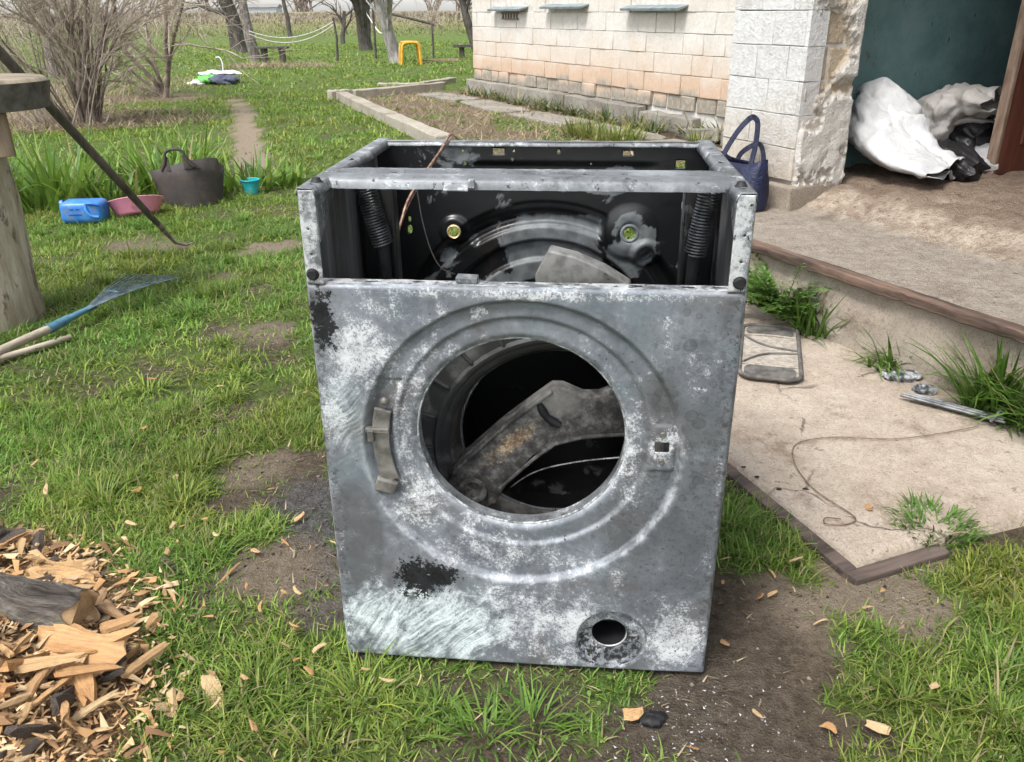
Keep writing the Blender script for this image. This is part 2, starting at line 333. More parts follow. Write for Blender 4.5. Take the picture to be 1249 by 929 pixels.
def grass_density(x, y):
    n = fbm(x * 5, y * 5, 3); n2 = fbm(x * 1.3, y * 1.3, 11); wob = (fbm(x * 14, y * 14, 5) - .5); wob2 = fbm(x * 45, y * 45, 6, 3) - .5
    g = np.clip(.40 + .3 * sstep(1.6, 3.2, y) + 2.4 * (n - .42) + 1.0 * (n2 - .47), .06 + .3 * sstep(1.8, 4, y), 1.0)
    for bx, by, r, s in BARE:
        d = np.hypot(x - bx, y - by) + wob * (.06 + r * .9) + wob2 * .05; g = g * (1 - s * sstep(r * 1.15, r * .55, d))
    d = segdist(x, y, PATH) + wob * .16; g = g * (1 - .95 * sstep(.19, .06, d))
    bed = inpoly(x, y, BED); g = np.where(bed, g * (.12 + .5 * sstep(.5, .62, fbm(x * 2.5, y * 2.5, 21))), g)
    sa, sb = slabco(x, y); hx, hy = w2h(x, y)
    g = np.where((sa > -.035) & (sb > -.035) & (sb < 1.75) & (hy < -2.7), 0, g)
    g = np.where((hy > -2.80) & (hx > 7.6), 0, g); g = np.where((hy > -.75) & (hx > -.3), 0, g)
    mx, my = w2m(x, y); g = np.where((np.abs(mx) < .30) & (my > .005) & (my < .47), 0, g)
    pile = pile_h(x, y); g = g * (1 - sstep(.012, .03, pile))
    sh = np.hypot((x + 4.5) / 1.35, (y - 8.7) / .85) + wob * .5; g = g * (1 - .85 * sstep(1.1, .6, sh))
    sh = np.hypot((x + 4.6) / 1.1, (y - 11.2) / 1.0) + wob * .5; g = g * (1 - .75 * sstep(1.0, .6, sh))
    sh = np.hypot((x + 4.6) / 1.2, (y - 17.6) / .8) + wob * .4; g = g * (1 - .8 * sstep(1.0, .5, sh))
    sh = np.hypot((x + 7.5) / 3.5, (y - 10.5) / 4) + wob * .5; g = g * (1 - .7 * sstep(1.1, .6, sh))
    return np.clip(g, 0, 1)
def pile_h(x, y):
    a = np.exp(-(((x + .96) / .24) ** 2 + ((y - 1.0) / .26) ** 2)) * .12
    b = np.exp(-(((x + .74) / .14) ** 2 + ((y - .92) / .17) ** 2)) * .045
    c = np.exp(-(((x + 1.02) / .13) ** 2 + ((y - 1.30) / .09) ** 2)) * .05
    return a + b + c
def ground_h(x, y):
    h = (fbm(x * 3, y * 3, 31) - .5) * .022 + (fbm(x * 14, y * 14, 33, 3) - .5) * .018
    near = sstep(.25, .0, np.maximum(np.abs(w2m(x, y)[0]) - .3, np.abs(w2m(x, y)[1] - .23) - .23)); h = h * (1 - .9 * near) - .006 * near
    sa, sb = slabco(x, y); ins = np.minimum(sa, sb); hx, hy = w2h(x, y)
    h = np.where((ins > -.15) & (sb < 1.9) & (hy < -2.7), h * .3 - .012 * sstep(-.1, .05, ins), h)
    h = h + pile_h(x, y) * .8
    far = sstep(4, 14, y); h = h + far * (fbm(x * .25, y * .25, 41) - .5) * .12
    h = h - .03 * sstep(-3.2, -2.6, hy) * (hx > 7.3) * (hx < 14)
    bank = sstep(34, 70, y) * .55 * (1 + .4 * (fbm(x * .05, y * .05, 42) - .5)); h = h + bank
    return h + .004 * 0

def mat_ground():
    N = NB('soil_and_turf', .95, 0, .1); p = N.pos(); a = N.attr('grass'); s = N.attr('sand'); k = N.attr('ash'); wd = N.attr('wood'); dry = N.attr('dry')
    n1 = N.noise(p, 6, 6, .6); n2 = N.noise(p, 45, 6, .7); n3 = N.noise(p, 220, 4, .7)
    soil = N.ramp(N.math('ADD', N.math('MULTIPLY', n2, .7), N.math('MULTIPLY', n3, .3)), [(.3, (.04, .031, .023)), (.48, (.112, .087, .063)), (.7, (.205, .165, .122))])
    sand = N.ramp(N.math('ADD', N.math('MULTIPLY', n2, .6), N.math('MULTIPLY', n3, .4)), [(.3, (.2, .155, .115)), (.5, (.31, .25, .185)), (.7, (.42, .355, .28))])
    ash = N.ramp(N.math('ADD', N.math('MULTIPLY', n2, .5), N.math('MULTIPLY', n3, .5)), [(.35, (.03, .03, .031)), (.52, (.11, .108, .108)), (.68, (.27, .265, .26))])
    litter = N.ramp(N.math('ADD', N.math('MULTIPLY', n2, .5), N.math('MULTIPLY', n3, .5)), [(.3, (.10, .072, .05)), (.5, (.22, .165, .115)), (.7, (.36, .29, .21))])
    c = N.mix(s, soil, sand); c = N.mix(N.math('MULTIPLY', dry, N.rng(n2, .3, .55)), c, litter); c = N.mix(N.math('MULTIPLY', k, N.rng(n2, .25, .5)), c, ash)
    c = N.mix(wd, c, N.ramp(n3, [(.35, (.10, .062, .035)), (.5, (.27, .165, .085)), (.65, (.48, .33, .19))]))
    turf = N.ramp(N.math('ADD', N.math('MULTIPLY', n1, .5), N.math('MULTIPLY', n2, .5)), [(.3, (.045, .068, .018)), (.5, (.10, .155, .034)), (.68, (.17, .225, .06))])
    c = N.mix(N.math('MULTIPLY', N.rng(N.math('ADD', a, N.math('MULTIPLY', N.math('SUBTRACT', n2, .5), .9)), .15, .7), .88), c, turf)
    # far rough pasture: olive and straw
    fr = N.attr('far'); c = N.mix(fr, c, N.ramp(N.noise(p, .6, 6, .7), [(.3, (.14, .13, .07)), (.5, (.22, .19, .11)), (.7, (.3, .24, .15))]))
    N.col(c); N.bump(N.math('ADD', n2, N.math('MULTIPLY', n3, .7)), 1.0, .02); return N.m

def axis(lo, a, b, hi, step, grow=1.09):
    m = list(np.arange(a, b, step)); s = step; v = b
    while v < hi: m.append(v); s *= grow; v += s
    m.append(hi); s = step; v = a; pre = []
    while True:
        s *= grow; v -= s
        if v <= lo: break
        pre.append(v)
    return np.array([lo] + pre[::-1] + m)
xs = axis(-260, -2.2, 1.7, 260, .028); ys = axis(-12, .55, 4.2, 420, .028)
GX, GY = np.meshgrid(xs, ys); gx, gy = GX.ravel(), GY.ravel()
gz = ground_h(gx, gy)
nx, ny = len(xs), len(ys); ii = np.arange(nx * ny).reshape(ny, nx)
GF = np.stack([ii[:-1, :-1].ravel(), ii[:-1, 1:].ravel(), ii[1:, 1:].ravel(), ii[1:, :-1].ravel()], 1)
me = mesh_np('ground', np.stack([gx, gy, gz], 1), GF, mat_ground(), True)
dens = grass_density(gx, gy)
sand = sstep(.3, .12, np.hypot(gx - .70, gy - 1.27) + .2 * (fbm(gx * 14, gy * 14, 8) - .5)) * .9
sand = np.maximum(sand, sstep(.3, .1, segdist(gx, gy, PATH))); sand = np.maximum(sand, .75 * sstep(.35, .1, np.hypot(gx + 1.13, gy - 3.75)))
for bx, by, r in [(-.43, 1.33, .2), (-.65, 1.75, .15), (-.84, 2.7, .2), (-1.2, 3.35, .2), (-.6, 2.9, .2), (-1.75, 3.9, .3), (-.95, 4.3, .3)]:
    sand = np.maximum(sand, .55 * sstep(r, r * .4, np.hypot(gx - bx, gy - by)))
ash = .9 * sstep(.2, .06, np.hypot((gx + .42), (gy - 1.56))) + .15 * sstep(.2, .08, np.hypot(gx - .27, gy - .93)) + .6 * sstep(.1, .03, segdist(gx, gy, [(-.33, 1.15), (-.33, 1.6)])) + .1 * sstep(.14, .05, segdist(gx, gy, [(.36, 1.1), (.42, 1.7)]))
wood = sstep(.006, .03, pile_h(gx, gy)); hxg, hyg = w2h(gx, gy)
dry = np.clip(inpoly(gx, gy, BED) * .9 + sstep(1.2, .6, np.hypot((gx + 4.5) / 1.35, (gy - 8.7) / .85)) + sstep(1.2, .6, np.hypot((gx + 4.6) / 1.2, (gy - 17.6) / .8)) + sstep(1.1, .6, np.hypot((gx + 7.5) / 3.5, (gy - 10.5) / 4)) + sstep(1., .6, np.hypot((gx + 4.6) / 1.1, (gy - 11.2))), 0, 1)
far = np.clip(sstep(38, 58, gy + 8 * (fbm(gx * .15, gy * .15, 9) - .5)) * .9, 0, 1)
for nme, dat in (('grass', dens), ('sand', np.clip(sand, 0, 1)), ('ash', np.clip(ash, 0, 1)), ('wood', wood), ('dry', dry), ('far', far)): attr(me, nme, dat)
tag(link('ground', me), 'uneven yard ground of worn soil, turf and sandy path', None, None, 'structure')

# ------------------------------------------------------------------ concrete slab with timber edging
def mat_concrete(name, c1, c2, c3, stain=.4, crack=0.0):
    N = NB(name, .92, 0, .15); p = N.pos(); pw = N.warp(p, 3, .25); n1 = N.noise(pw, 2.6, 6, .65); n2 = N.noise(p, 24, 7, .75); n3 = N.noise(p, 170, 5, .75)
    c = N.ramp(N.math('ADD', N.math('ADD', N.math('MULTIPLY', n1, .45), N.math('MULTIPLY', n2, .35)), N.math('MULTIPLY', n3, .2)), [(.36, c1), (.5, c2), (.63, c3)])
    c = N.mix(N.rng(n3, .55, .68, 0, .6), c, tuple(q * .42 for q in c1)); c = N.mix(N.rng(N.math('SUBTRACT', 1.0, n3), .58, .68, 0, .45), c, tuple(min(1, q * 1.3) for q in c3))
    c = N.mix(N.rng(N.noise(pw, 4, 7, .75), .53, .68, 0, stain), c, (c1[0] * .62, c1[1] * .52, c1[2] * .46))
    c = N.mix(N.rng(N.noise(N.map(pw, loc=(4, 2, 0)), 1.7, 6, .7), .54, .68, 0, .35), c, tuple(sum(c2) / 3 * q for q in (.98, .97, .95)))
    ag = N.voro(p, 230, 'F1', 'Color'); ag2 = N.xyz(ag); c = N.mix(N.rng(ag2[0], .76, .97, 0, .32), c, tuple(q * .5 for q in c1)); c = N.mix(N.rng(ag2[1], .8, .98, 0, .25), c, tuple(min(1, q * 1.25) for q in c3))
    h_ = N.math('ADD', N.math('ADD', N.math('MULTIPLY', n2, .7), N.math('MULTIPLY', n3, .6)), N.math('MULTIPLY', ag2[2], .25))
    if crack:
        v = N.voro(N.map(N.warp(N.warp(p, 5, .22), 22, .03), (1, 1, .05)), 1.1, 'DISTANCE_TO_EDGE'); k = N.math('MULTIPLY', N.rng(v, .0, .007, 1, 0), N.rng(N.noise(p, 3.3, 3), .52, .62)); c = N.mix(N.math('MULTIPLY', k, crack), c, (.06, .048, .038)); h_ = N.math('SUBTRACT', h_, N.math('MULTIPLY', k, .8))
        sp = N.rng(N.noise(N.map(p, loc=(9, 4, 2)), 42, 4, .7), .32, .38, 1, 0); c = N.mix(N.math('MULTIPLY', sp, .6), c, (.10, .08, .065))
    N.col(c); N.bump(h_, .85, .008); return N.m
M_slab = mat_concrete('pale_worn_concrete', (.25, .198, .152), (.40, .332, .268), (.50, .435, .365), .7, .6)
M_tread = mat_concrete('porch_concrete', (.22, .18, .142), (.33, .28, .228), (.41, .36, .30), .6, .3)
M_floor = mat_concrete('porch_dirt_floor', (.2, .142, .105), (.31, .235, .18), (.40, .32, .255), .45)
M_kerb = mat_concrete('kerb_concrete', (.23, .2, .16), (.35, .315, .26), (.45, .42, .36), .3)
M_found = mat_concrete('foundation_concrete', (.14, .125, .105), (.26, .24, .205), (.37, .35, .31), .6)

def slab_pt(a, b): return (SLAB_O[0] + a * SLAB_A[0] + b * SLAB_B[0], SLAB_O[1] + a * SLAB_A[1] + b * SLAB_B[1])
slab = empty('concrete_slab', (SLAB_O[0], SLAB_O[1], 0), atan2(SLAB_A[1], SLAB_A[0]))
tag(slab, 'worn pale concrete slab in front of the porch', None, None, 'structure')
na, nb = 120, 130
A, B = np.meshgrid(np.linspace(0, 1.7, na), np.linspace(0, 1.75, nb)); A = A.ravel(); B = B.ravel()
Z = .014 + (fbm(A * 5, B * 5, 51) - .5) * .01 + (fbm(A * 24, B * 24, 52, 2) - .5) * .004
edge = np.minimum(A, B); Z = Z - .02 * (edge < .004) - .012 * sstep(.03, 0, edge + .03 * (fbm(A * 20, B * 20, 53) - .5))
jj = np.arange(na * nb).reshape(nb, na)
SF = np.stack([jj[:-1, :-1].ravel(), jj[:-1, 1:].ravel(), jj[1:, 1:].ravel(), jj[1:, :-1].ravel()], 1)
link('slab_surface', mesh_np('slab_surface', np.stack([A, B, Z], 1), SF, M_slab, True), slab)
M_board = streak('wet_dark_timber', (.035, .026, .024), (.13, .098, .082), (10, 1, 1), 40)
MB().box((-.018, .52, -.012), (.03, 1.06, .05), None, .002).obj('edging_board', M_board, slab, False, .003)
MB().box((.09, -.018, -.014), (.24, .032, .05), Matrix.Rotation(.02, 3, 'Z'), .002).obj('edging_board', M_board, slab, False, .003)

# ------------------------------------------------------------------ house
def mat_whitewash(name='whitewashed_block', stain=True):
    N = NB(name, .9, 0, .15); p = N.pos(); X = N.xyz(p); r = N.rand()
    n1 = N.noise(p, 3, 5, .6); n2 = N.noise(p, 26, 7, .7); n3 = N.noise(p, 110, 4, .65)
    c = N.ramp(N.math('ADD', N.math('MULTIPLY', n2, .6), N.math('MULTIPLY', n1, .4)), [(.28, (.41, .37, .325)), (.44, (.535, .505, .462)), (.62, (.615, .595, .56))])
    c = N.mix(N.math('MULTIPLY', r, .25), c, (.50, .455, .405))
    if stain:
        wob = N.math('ADD', X[2], N.math('ADD', N.math('MULTIPLY', N.math('SUBTRACT', n1, .5), .28), N.math('MULTIPLY', N.math('SUBTRACT', r, .5), .10)))
        c = N.mix(N.rng(wob, .50, .80, .42, 0), c, (.53, .385, .27))
        band = N.math('MULTIPLY', N.rng(wob, .24, .33), N.rng(wob, .36, .52, 1, 0)); c = N.mix(N.math('MULTIPLY', band, .5), c, N.mix(n2, (.38, .20, .105), (.52, .33, .20)))
        low = N.rng(wob, .24, .34, 1, 0); c = N.mix(N.math('MULTIPLY', low, N.rng(n2, .3, .55, .4, .95)), c, N.mix(n3, (.13, .115, .09), (.3, .275, .23)))
    drk = N.rng(n3, .34, .42, 1, 0); c = N.mix(N.math('MULTIPLY', drk, .5), c, (.2, .185, .16))
    N.col(c); N.bump(N.math('ADD', n2, N.math('MULTIPLY', n3, .5)), .8, .008); return N.m
M_white = mat_whitewash()
def mat_pillar():
    N = NB('whitewashed_pillar_block', .9, 0, .15); p = N.pos(); X = N.xyz(p); r = N.rand()
    n2 = N.noise(p, 30, 7, .7); n3 = N.noise(p, 90, 5, .7); n1 = N.noise(p, 5, 4)
    c = N.ramp(N.math('ADD', N.math('MULTIPLY', n2, .85), N.math('MULTIPLY', r, .12)), [(.28, (.39, .37, .345)), (.46, (.52, .512, .505)), (.66, (.60, .602, .605))])
    z = N.math('ADD', X[2], N.math('MULTIPLY', N.math('SUBTRACT', n1, .5), .3)); c = N.mix(N.rng(z, .35, .75, .75, 0), c, N.mix(n2, (.38, .30, .215), (.53, .465, .38)))
    c = N.mix(N.math('MULTIPLY', N.rng(n3, .32, .40, 1, 0), .6), c, (.25, .23, .21))
    N.col(c); N.bump(N.math('ADD', n2, N.math('MULTIPLY', n3, .7)), 1.0, .008); return N.m
M_pblock = mat_pillar()
M_mortar = simple('lime_mortar', (.44, .41, .375), (.57, .55, .515), 18, .95, 0, .6)
M_mortar_dark = simple('dirty_mortar', (.16, .14, .115), (.38, .34, .29), 12, .95, 0, .6)

house = empty('house', (HOUSE0[0], HOUSE0[1], 0), radians(-63.25))
tag(house, 'whitewashed block house with orange damp stain and open porch recess', 'house')
HT = 2.6
MB().box((3.85, .165, .15), (7.7, .27, .3)).box((3.85, .15, HT / 2 + .15), (7.7, .27, HT - .3)).obj('wall', M_mortar, house)
def block_mesh(name, L, D, H, mat, seed, j=.003, bev=.0035):
    random.seed(seed); return MB().box((0, 0, 0), (L, D, H), None, j).mesh(name, mat, False, bev, 1)
BL, BH, GAP = .275, .168, .0045
bm_full = [block_mesh('block', BL - GAP, .1, BH - GAP, M_white, k) for k in range(5)]
bm_half = [block_mesh('block', BL / 2 - GAP, .1, BH - GAP, M_white, k + 9) for k in range(3)]
random.seed(3); z0 = .30; upper = MB()
WIN = [(.70, 1.50, 1.04, 1.75), (2.02, 2.82, 1.06, 1.75), (3.58, 4.42, 1.04, 1.75)]
for r in range(13):
    x = -(r % 2) * BL / 2; zc = z0 + (r + .5) * BH
    while x < 7.7 - .02:
        a, b = max(x, 0), min(x + BL, 7.7); L = b - a
        cx = (a + b) / 2; x += BL
        if L < .05: continue
        hid = any(w0 - .02 < cx < w1 + .02 and zc + BH * .3 > w2 and zc - BH * .3 < w3 for w0, w1, w2, w3 in WIN)
        if hid: continue
        if zc > 1.75 or cx > 6.4: upper.box((cx, .05 + random.uniform(-.002, .003), zc), (L - GAP, .1, BH - GAP), None, .003); continue
        dpt = .05 + random.uniform(-.003, .003)
        me = random.choice(bm_full) if L > BL * .75 else random.choice(bm_half)
        base = (BL if L > BL * .75 else BL / 2) - GAP
        link('block', me, house, (cx, dpt, zc), (random.uniform(-.008, .008), random.uniform(-.006, .006), random.uniform(-.01, .01)), ((L - GAP) / base, 1, 1))
o = upper.obj('upper_block_courses', M_white, house); o['kind'] = 'stuff'
# stained footing course with wide dark joints, then the projecting concrete footing
x = 0
foot_me = [block_mesh('footing_block', .235, .1, .125, M_white, 40 + k, .008, .008) for k in range(4)]
while x < 6.4:
    L = random.uniform(.2, .29); link('footing_block', random.choice(foot_me), house, (x + L / 2, .055 + random.uniform(-.012, .012), .237), (0, random.uniform(-.02, .02), random.uniform(-.02, .02)), ((L - .02) / .235, 1, 1)); x += L
MB().box((3.2, .17, .235), (6.4, .2, .125)).obj('footing_core', M_mortar_dark, house)
segs = [(-.05, 1.25, .16), (1.27, 2.5, .165), (2.52, 3.9, .16), (3.92, 4.7, .13)]
for k, (a, b, h) in enumerate(segs):
    bm = MB(); nseg = 10
    for i in range(nseg):
        u0 = a + (b - a) * i / nseg; u1 = a + (b - a) * (i + 1) / nseg
    V = []; F = []
    for i in range(nseg + 1):
        u = a + (b - a) * i / nseg; t = h + random.uniform(-.008, .008); yy = -.09 + random.uniform(-.008, .008)
        V += [(u, yy, -.06), (u, yy + .01, t), (u, .02, t + .006), (u, .02, -.06)]
    for i in range(nseg):
        for q in range(4): F.append((i * 4 + q, i * 4 + (q + 1) % 4, (i + 1) * 4 + (q + 1) % 4, (i + 1) * 4 + q))
    F += [(3, 2, 1, 0), tuple(nseg * 4 + q for q in range(4))]
    bm.add(V, F).obj('footing', M_found, house, False, .006, 1)
# windows with projecting metal sills
M_sill = simple('galvanised_sill', (.17, .21, .23), (.30, .345, .365), 9, .55, .4, .1)
M_frame = simple('white_painted_frame', (.5, .49, .46), (.66, .65, .62), 30, .6)
M_rough = simple('rusty_grate', (.12, .09, .07), (.25, .2, .16), 40, .8)
ng = NB('window_glass', .08, 0, .5); ng.col((.03, .04, .045)); M_glass = ng.m
for w0, w1, wz, wt in WIN:
    wn_ = MB(); 
    for (cx, cz, sx, sz) in (((w0 + w1) / 2, wz + .03, w1 - w0, .06), ((w0 + w1) / 2, wt - .03, w1 - w0, .06), (w0 + .03, (wz + wt) / 2, .06, wt - wz - .12), (w1 - .03, (wz + wt) / 2, .06, wt - wz - .12), ((w0 + w1) / 2, (wz + wt) / 2, .04, wt - wz - .12)):
        wn_.box((cx, .06, cz), (sx, .05, sz))
    wo = wn_.obj('window', M_frame, house)
    MB().box(((w0 + w1) / 2, .07, (wz + wt) / 2), (w1 - w0 - .1, .006, wt - wz - .1)).obj('pane', M_glass, wo)
    V = []
    sl_ = MB(); sl_.add([(w0 - .02, .04, wz), (w1 + .02, .04, wz), (w1 + .02, -.11, wz - .035), (w0 - .02, -.11, wz - .035), (w0 - .02, .04, wz - .008), (w1 + .02, .04, wz - .008), (w1 + .02, -.105, wz - .055), (w0 - .02, -.105, wz - .055)],
        [(0, 1, 2, 3), (7, 6, 5, 4), (3, 2, 6, 7), (0, 3, 7, 4), (1, 5, 6, 2), (0, 4, 5, 1)])
    sl_.obj('sill', M_sill, wo)
gb = MB()
gb.box((1.1, -.012, .965), (.42, .02, .02)).box((1.1, -.012, .90), (.42, .02, .015))
for k in range(6): gb.box((.92 + k * .072, -.012, .932), (.012, .016, .05))
gb.obj('vent_grate', M_rough, house)

# porch wing: pillar, recess walls, ceiling, roof
PX0, PX1, PY0, PY1 = 7.70, 8.132, -2.30, -2.025
FZ = .335
M_plaster_back = simple('old_lime_plaster', (.50, .43, .34), (.66, .60, .51), 14, .95, 0, .6)
MB().box(((PX0 + PX1) / 2, (PY0 + PY1) / 2 + .008, HT / 2 + .17), (PX1 - PX0 - .03, PY1 - PY0 - .02, HT - .3)).obj('pillar_core', M_mortar, house)
pb = [block_mesh('pillar_block', .21, .09, .1235, M_pblock, 70 + k, .0015, .002) for k in range(5)]
for r in range(15):
    zc = .365 + (r + .5) * .126; cuts = [PX0, PX0 + .16, PX0 + .335, PX1] if r % 2 else [PX0, PX0 + .24, PX0 + .41, PX1]
    for a, b in zip(cuts[:-1], cuts[1:]):
        L = b - a; link('pillar_block', random.choice(pb), house, ((a + b) / 2, PY0 + .045 + random.uniform(-.0015, .0015), zc), (random.uniform(-.006, .006), 0, random.uniform(-.006, .006)), ((L - .002) / .21, 1, 1))
MB().box((PX0 + .22, PY0 + .11, .15), (.47, .26, .402), None, .006).obj('pillar_plinth', M_tread, house, False, .01)
# crumbling plaster on the recess side of the pillar: a sheet whose thickness steps where render has fallen off
nu, nv = 60, 260
U, Vv = np.meshgrid(np.linspace(0, 1, nu), np.linspace(0, 1, nv)); U = U.ravel(); Vv = Vv.ravel()
yy = PY0 + .004 + U * .276; zz = .335 + Vv * 2.2
n1 = fbm(yy * 8, zz * 8, 61, 5); n2 = fbm(yy * 30, zz * 30, 62, 3)
lay = sstep(.44, .455, n1) * .014 + sstep(.55, .562, n1) * .012 + .010 * (fbm(yy * 14, zz * 14, 64, 3) - .5)
low = sstep(.62, .40, zz + .2 * (n1 - .5)); rows_ = np.abs(((zz - .365) / .126) % 1 - .5); cols_ = np.abs((yy / .15 + np.floor((zz - .365) / .126) * .5) % 1 - .5)
jnt = np.maximum(sstep(.43, .48, rows_), sstep(.45, .49, cols_))
expo = 1 - sstep(.47, .485, n1)
xx = PX1 - .014 + lay + n2 * .005 - jnt * .008 * expo + .008 * low * np.round(n2 * 2)
rnd = np.minimum(U, 1 - U); xx = xx - .02 * sstep(.07, 0, rnd) ** 2
kk = np.arange(nu * nv).reshape(nv, nu)
PF = np.stack([kk[:-1, :-1].ravel(), kk[:-1, 1:].ravel(), kk[1:, 1:].ravel(), kk[1:, :-1].ravel()], 1)
def mat_plaster():
    N = NB('crumbling_lime_plaster', .95, 0, .1); p = N.pos(); lay_ = N.attr('layer'); n2_ = N.noise(p, 30, 6, .7); n1_ = N.noise(p, 7, 5, .6); n3_ = N.noise(p, 120, 4)
    brick = N.mix(n2_, (.30, .235, .165), (.48, .405, .31)); pl = N.mix(n2_, (.32, .28, .235), (.50, .46, .41)); wash = N.mix(n2_, (.40, .375, .34), (.56, .54, .51))
    c = N.mix(N.rng(lay_, .2, .4), brick, pl); c = N.mix(N.rng(lay_, .7, .85), c, wash); c = N.mix(N.rng(n1_, .55, .7, 0, .5), c, (.36, .275, .19))
    c = N.mix(N.math('MULTIPLY', N.rng(n3_, .3, .38, 1, 0), .55), c, (.12, .1, .085)); N.col(c); N.bump(N.math('ADD', n2_, n3_), .8, .006); return N.m
me = mesh_np('peeling_plaster', np.stack([xx, yy, zz], 1), PF, mat_plaster(), False); attr(me, 'layer', lay / .022)
o = link('peeling_plaster', me, house); o['label'] = 'cracked plaster falling off the pillar side'

N = NB('teal_wall_paint', .7, 0, .25); p = N.pos(); n2 = N.noise(p, 7, 6, .65); n3 = N.noise(N.map(p, (1, 1, .35)), 42, 5, .7)
c = N.ramp(n2, [(.3, (.085, .15, .155)), (.55, (.125, .21, .212)), (.75, (.17, .25, .246))]); c = N.mix(N.rng(n3, .31, .36, 1, 0), c, (.012, .028, .032))
c = N.mix(N.rng(N.noise(p, 13, 3), .71, .74, 0, .8), c, (.14, .125, .085)); c = N.mix(N.rng(N.xyz(p)[2], .95, 1.5, 0, .6), c, (.11, .12, .12)); N.col(c); N.bump(n3, .3, .004); M_teal = N.m
TX = 7.88
MB().box((TX - .10, (PY1 + 2.0) / 2 + .0, HT / 2 + .1), (.2, 2.0 - PY1, HT - .2)).obj('recess_wall', M_teal, house)
MB().box((PX0 + .02, -1.15, HT / 2), (.1, 2.2, HT)).obj('wing_wall', M_white, house)
MB().box((9.6, .6, HT / 2), (3.2, .15, HT)).obj('back_wall', M_teal, house)
MB().box((11.2, -.9, HT / 2), (.2, 2.85, HT)).obj('end_wall', M_white, house)
MB().box((9.45, -.95, HT + .07), (3.7, 3.2, .14)).obj('porch_ceiling', M_mortar, house)
M_roof = simple('grey_roof_sheet', (.16, .16, .155), (.26, .255, .25), 5, .85)
MB().add([(-.35, -.4, HT), (8, -.4, HT), (8, 5, HT + 1.6), (-.35, 5, HT + 1.6), (-.35, -.4, HT + .06), (8, -.4, HT + .06), (8, 5, HT + 1.66), (-.35, 5, HT + 1.66)], [(3, 2, 1, 0), (4, 5, 6, 7), (0, 1, 5, 4), (1, 2, 6, 5), (2, 3, 7, 6), (3, 0, 4, 7)]).obj('roof', M_roof, house)
# far side wall of the house so that the corner is solid
MB().box((.1, 2.6, HT / 2), (.22, 4.9, HT)).obj('end_wall', M_white, house)

# porch: tread slab, board on its lip, crumbling ramp, floor
porch = empty('porch', (HOUSE0[0], HOUSE0[1], 0), radians(-63.25)); tag(porch, 'concrete porch step with a timber lip and a crumbling floor', 'porch')
LY = -2.77; PXA, PXB = 7.78, 12.0
nu, nv = 320, 150
U, Vv = np.meshgrid(np.linspace(PXA, PXB, nu), np.linspace(0, 1, nv)); U = U.ravel(); Vv = Vv.ravel()
yy = LY + .02 + Vv ** 1.0 * 4.6 * Vv + Vv * .3
wobl = (fbm(U * 3, yy * 3, 71) - .5); fine = (fbm(U * 18, yy * 18, 72, 3) - .5)
edge0 = -2.31 + .10 * wobl + .035 * fine + .05 * sstep(9.2, 10.2, U); t = sstep(0, 1, (yy - edge0) / (.34 + .2 * wobl))
zz = .252 + .006 * wobl + .002 * fine + t * (.085 + .02 * fine + .02 * wobl) + .012 * fine * sstep(0, .2, t) * sstep(1, .6, t)
zz = zz + .016 * fine * sstep(.03, .15, t) + .02 * (fbm(U * 9, yy * 9, 73, 4) - .5) * sstep(.02, .2, t) * sstep(1.05, .75, t)
rz_ = .5 + 2.2 * sstep(0, .3, t) * sstep(1.3, .7, t)
kk = np.arange(nu * nv).reshape(nv, nu); PF = np.stack([kk[:-1, :-1].ravel(), kk[:-1, 1:].ravel(), kk[1:, 1:].ravel(), kk[1:, :-1].ravel()], 1)
def mat_porch():
    N = NB('porch_surface', .95, 0, .1); p = N.pos(); t_ = N.attr('ramp'); n1 = N.noise(p, 3, 6, .65, .4); n2 = N.noise(p, 26, 7, .75); n3 = N.noise(p, 120, 4, .7)
    f = N.math('ADD', N.math('MULTIPLY', n2, .6), N.math('MULTIPLY', n3, .4))
    tr = N.ramp(f, [(.34, (.22, .185, .15)), (.5, (.37, .32, .268)), (.66, (.49, .44, .38))])
    rp = N.ramp(f, [(.34, (.16, .115, .085)), (.47, (.40, .32, .25)), (.62, (.60, .52, .43))])
    fl = N.ramp(f, [(.32, (.15, .105, .078)), (.5, (.255, .19, .143)), (.68, (.36, .285, .225))])
    c = N.mix(N.rng(t_, .02, .2), tr, rp); c = N.mix(N.rng(N.math('ADD', t_, N.math('MULTIPLY', N.math('SUBTRACT', n1, .5), 1.2)), .6, 1.0), c, fl)
    c = N.mix(N.rng(n1, .52, .68, 0, .6), c, (.16, .112, .085)); dk_ = N.rng(N.noise(N.map(p, loc=(3, 3, 3)), 30, 5, .75), .33, .38, 1, 0); c = N.mix(N.math('MULTIPLY', dk_, .7), c, (.06, .045, .035)); N.col(c); N.bump(N.math('ADD', N.math('ADD', n2, n3), N.math('MULTIPLY', N.noise(p, 11, 5, .7), 1.2)), 1.0, .016); return N.m
me = mesh_np('tread', np.stack([U, yy, zz], 1), PF, mat_porch(), True); attr(me, 'ramp', t); link('tread', me, porch)
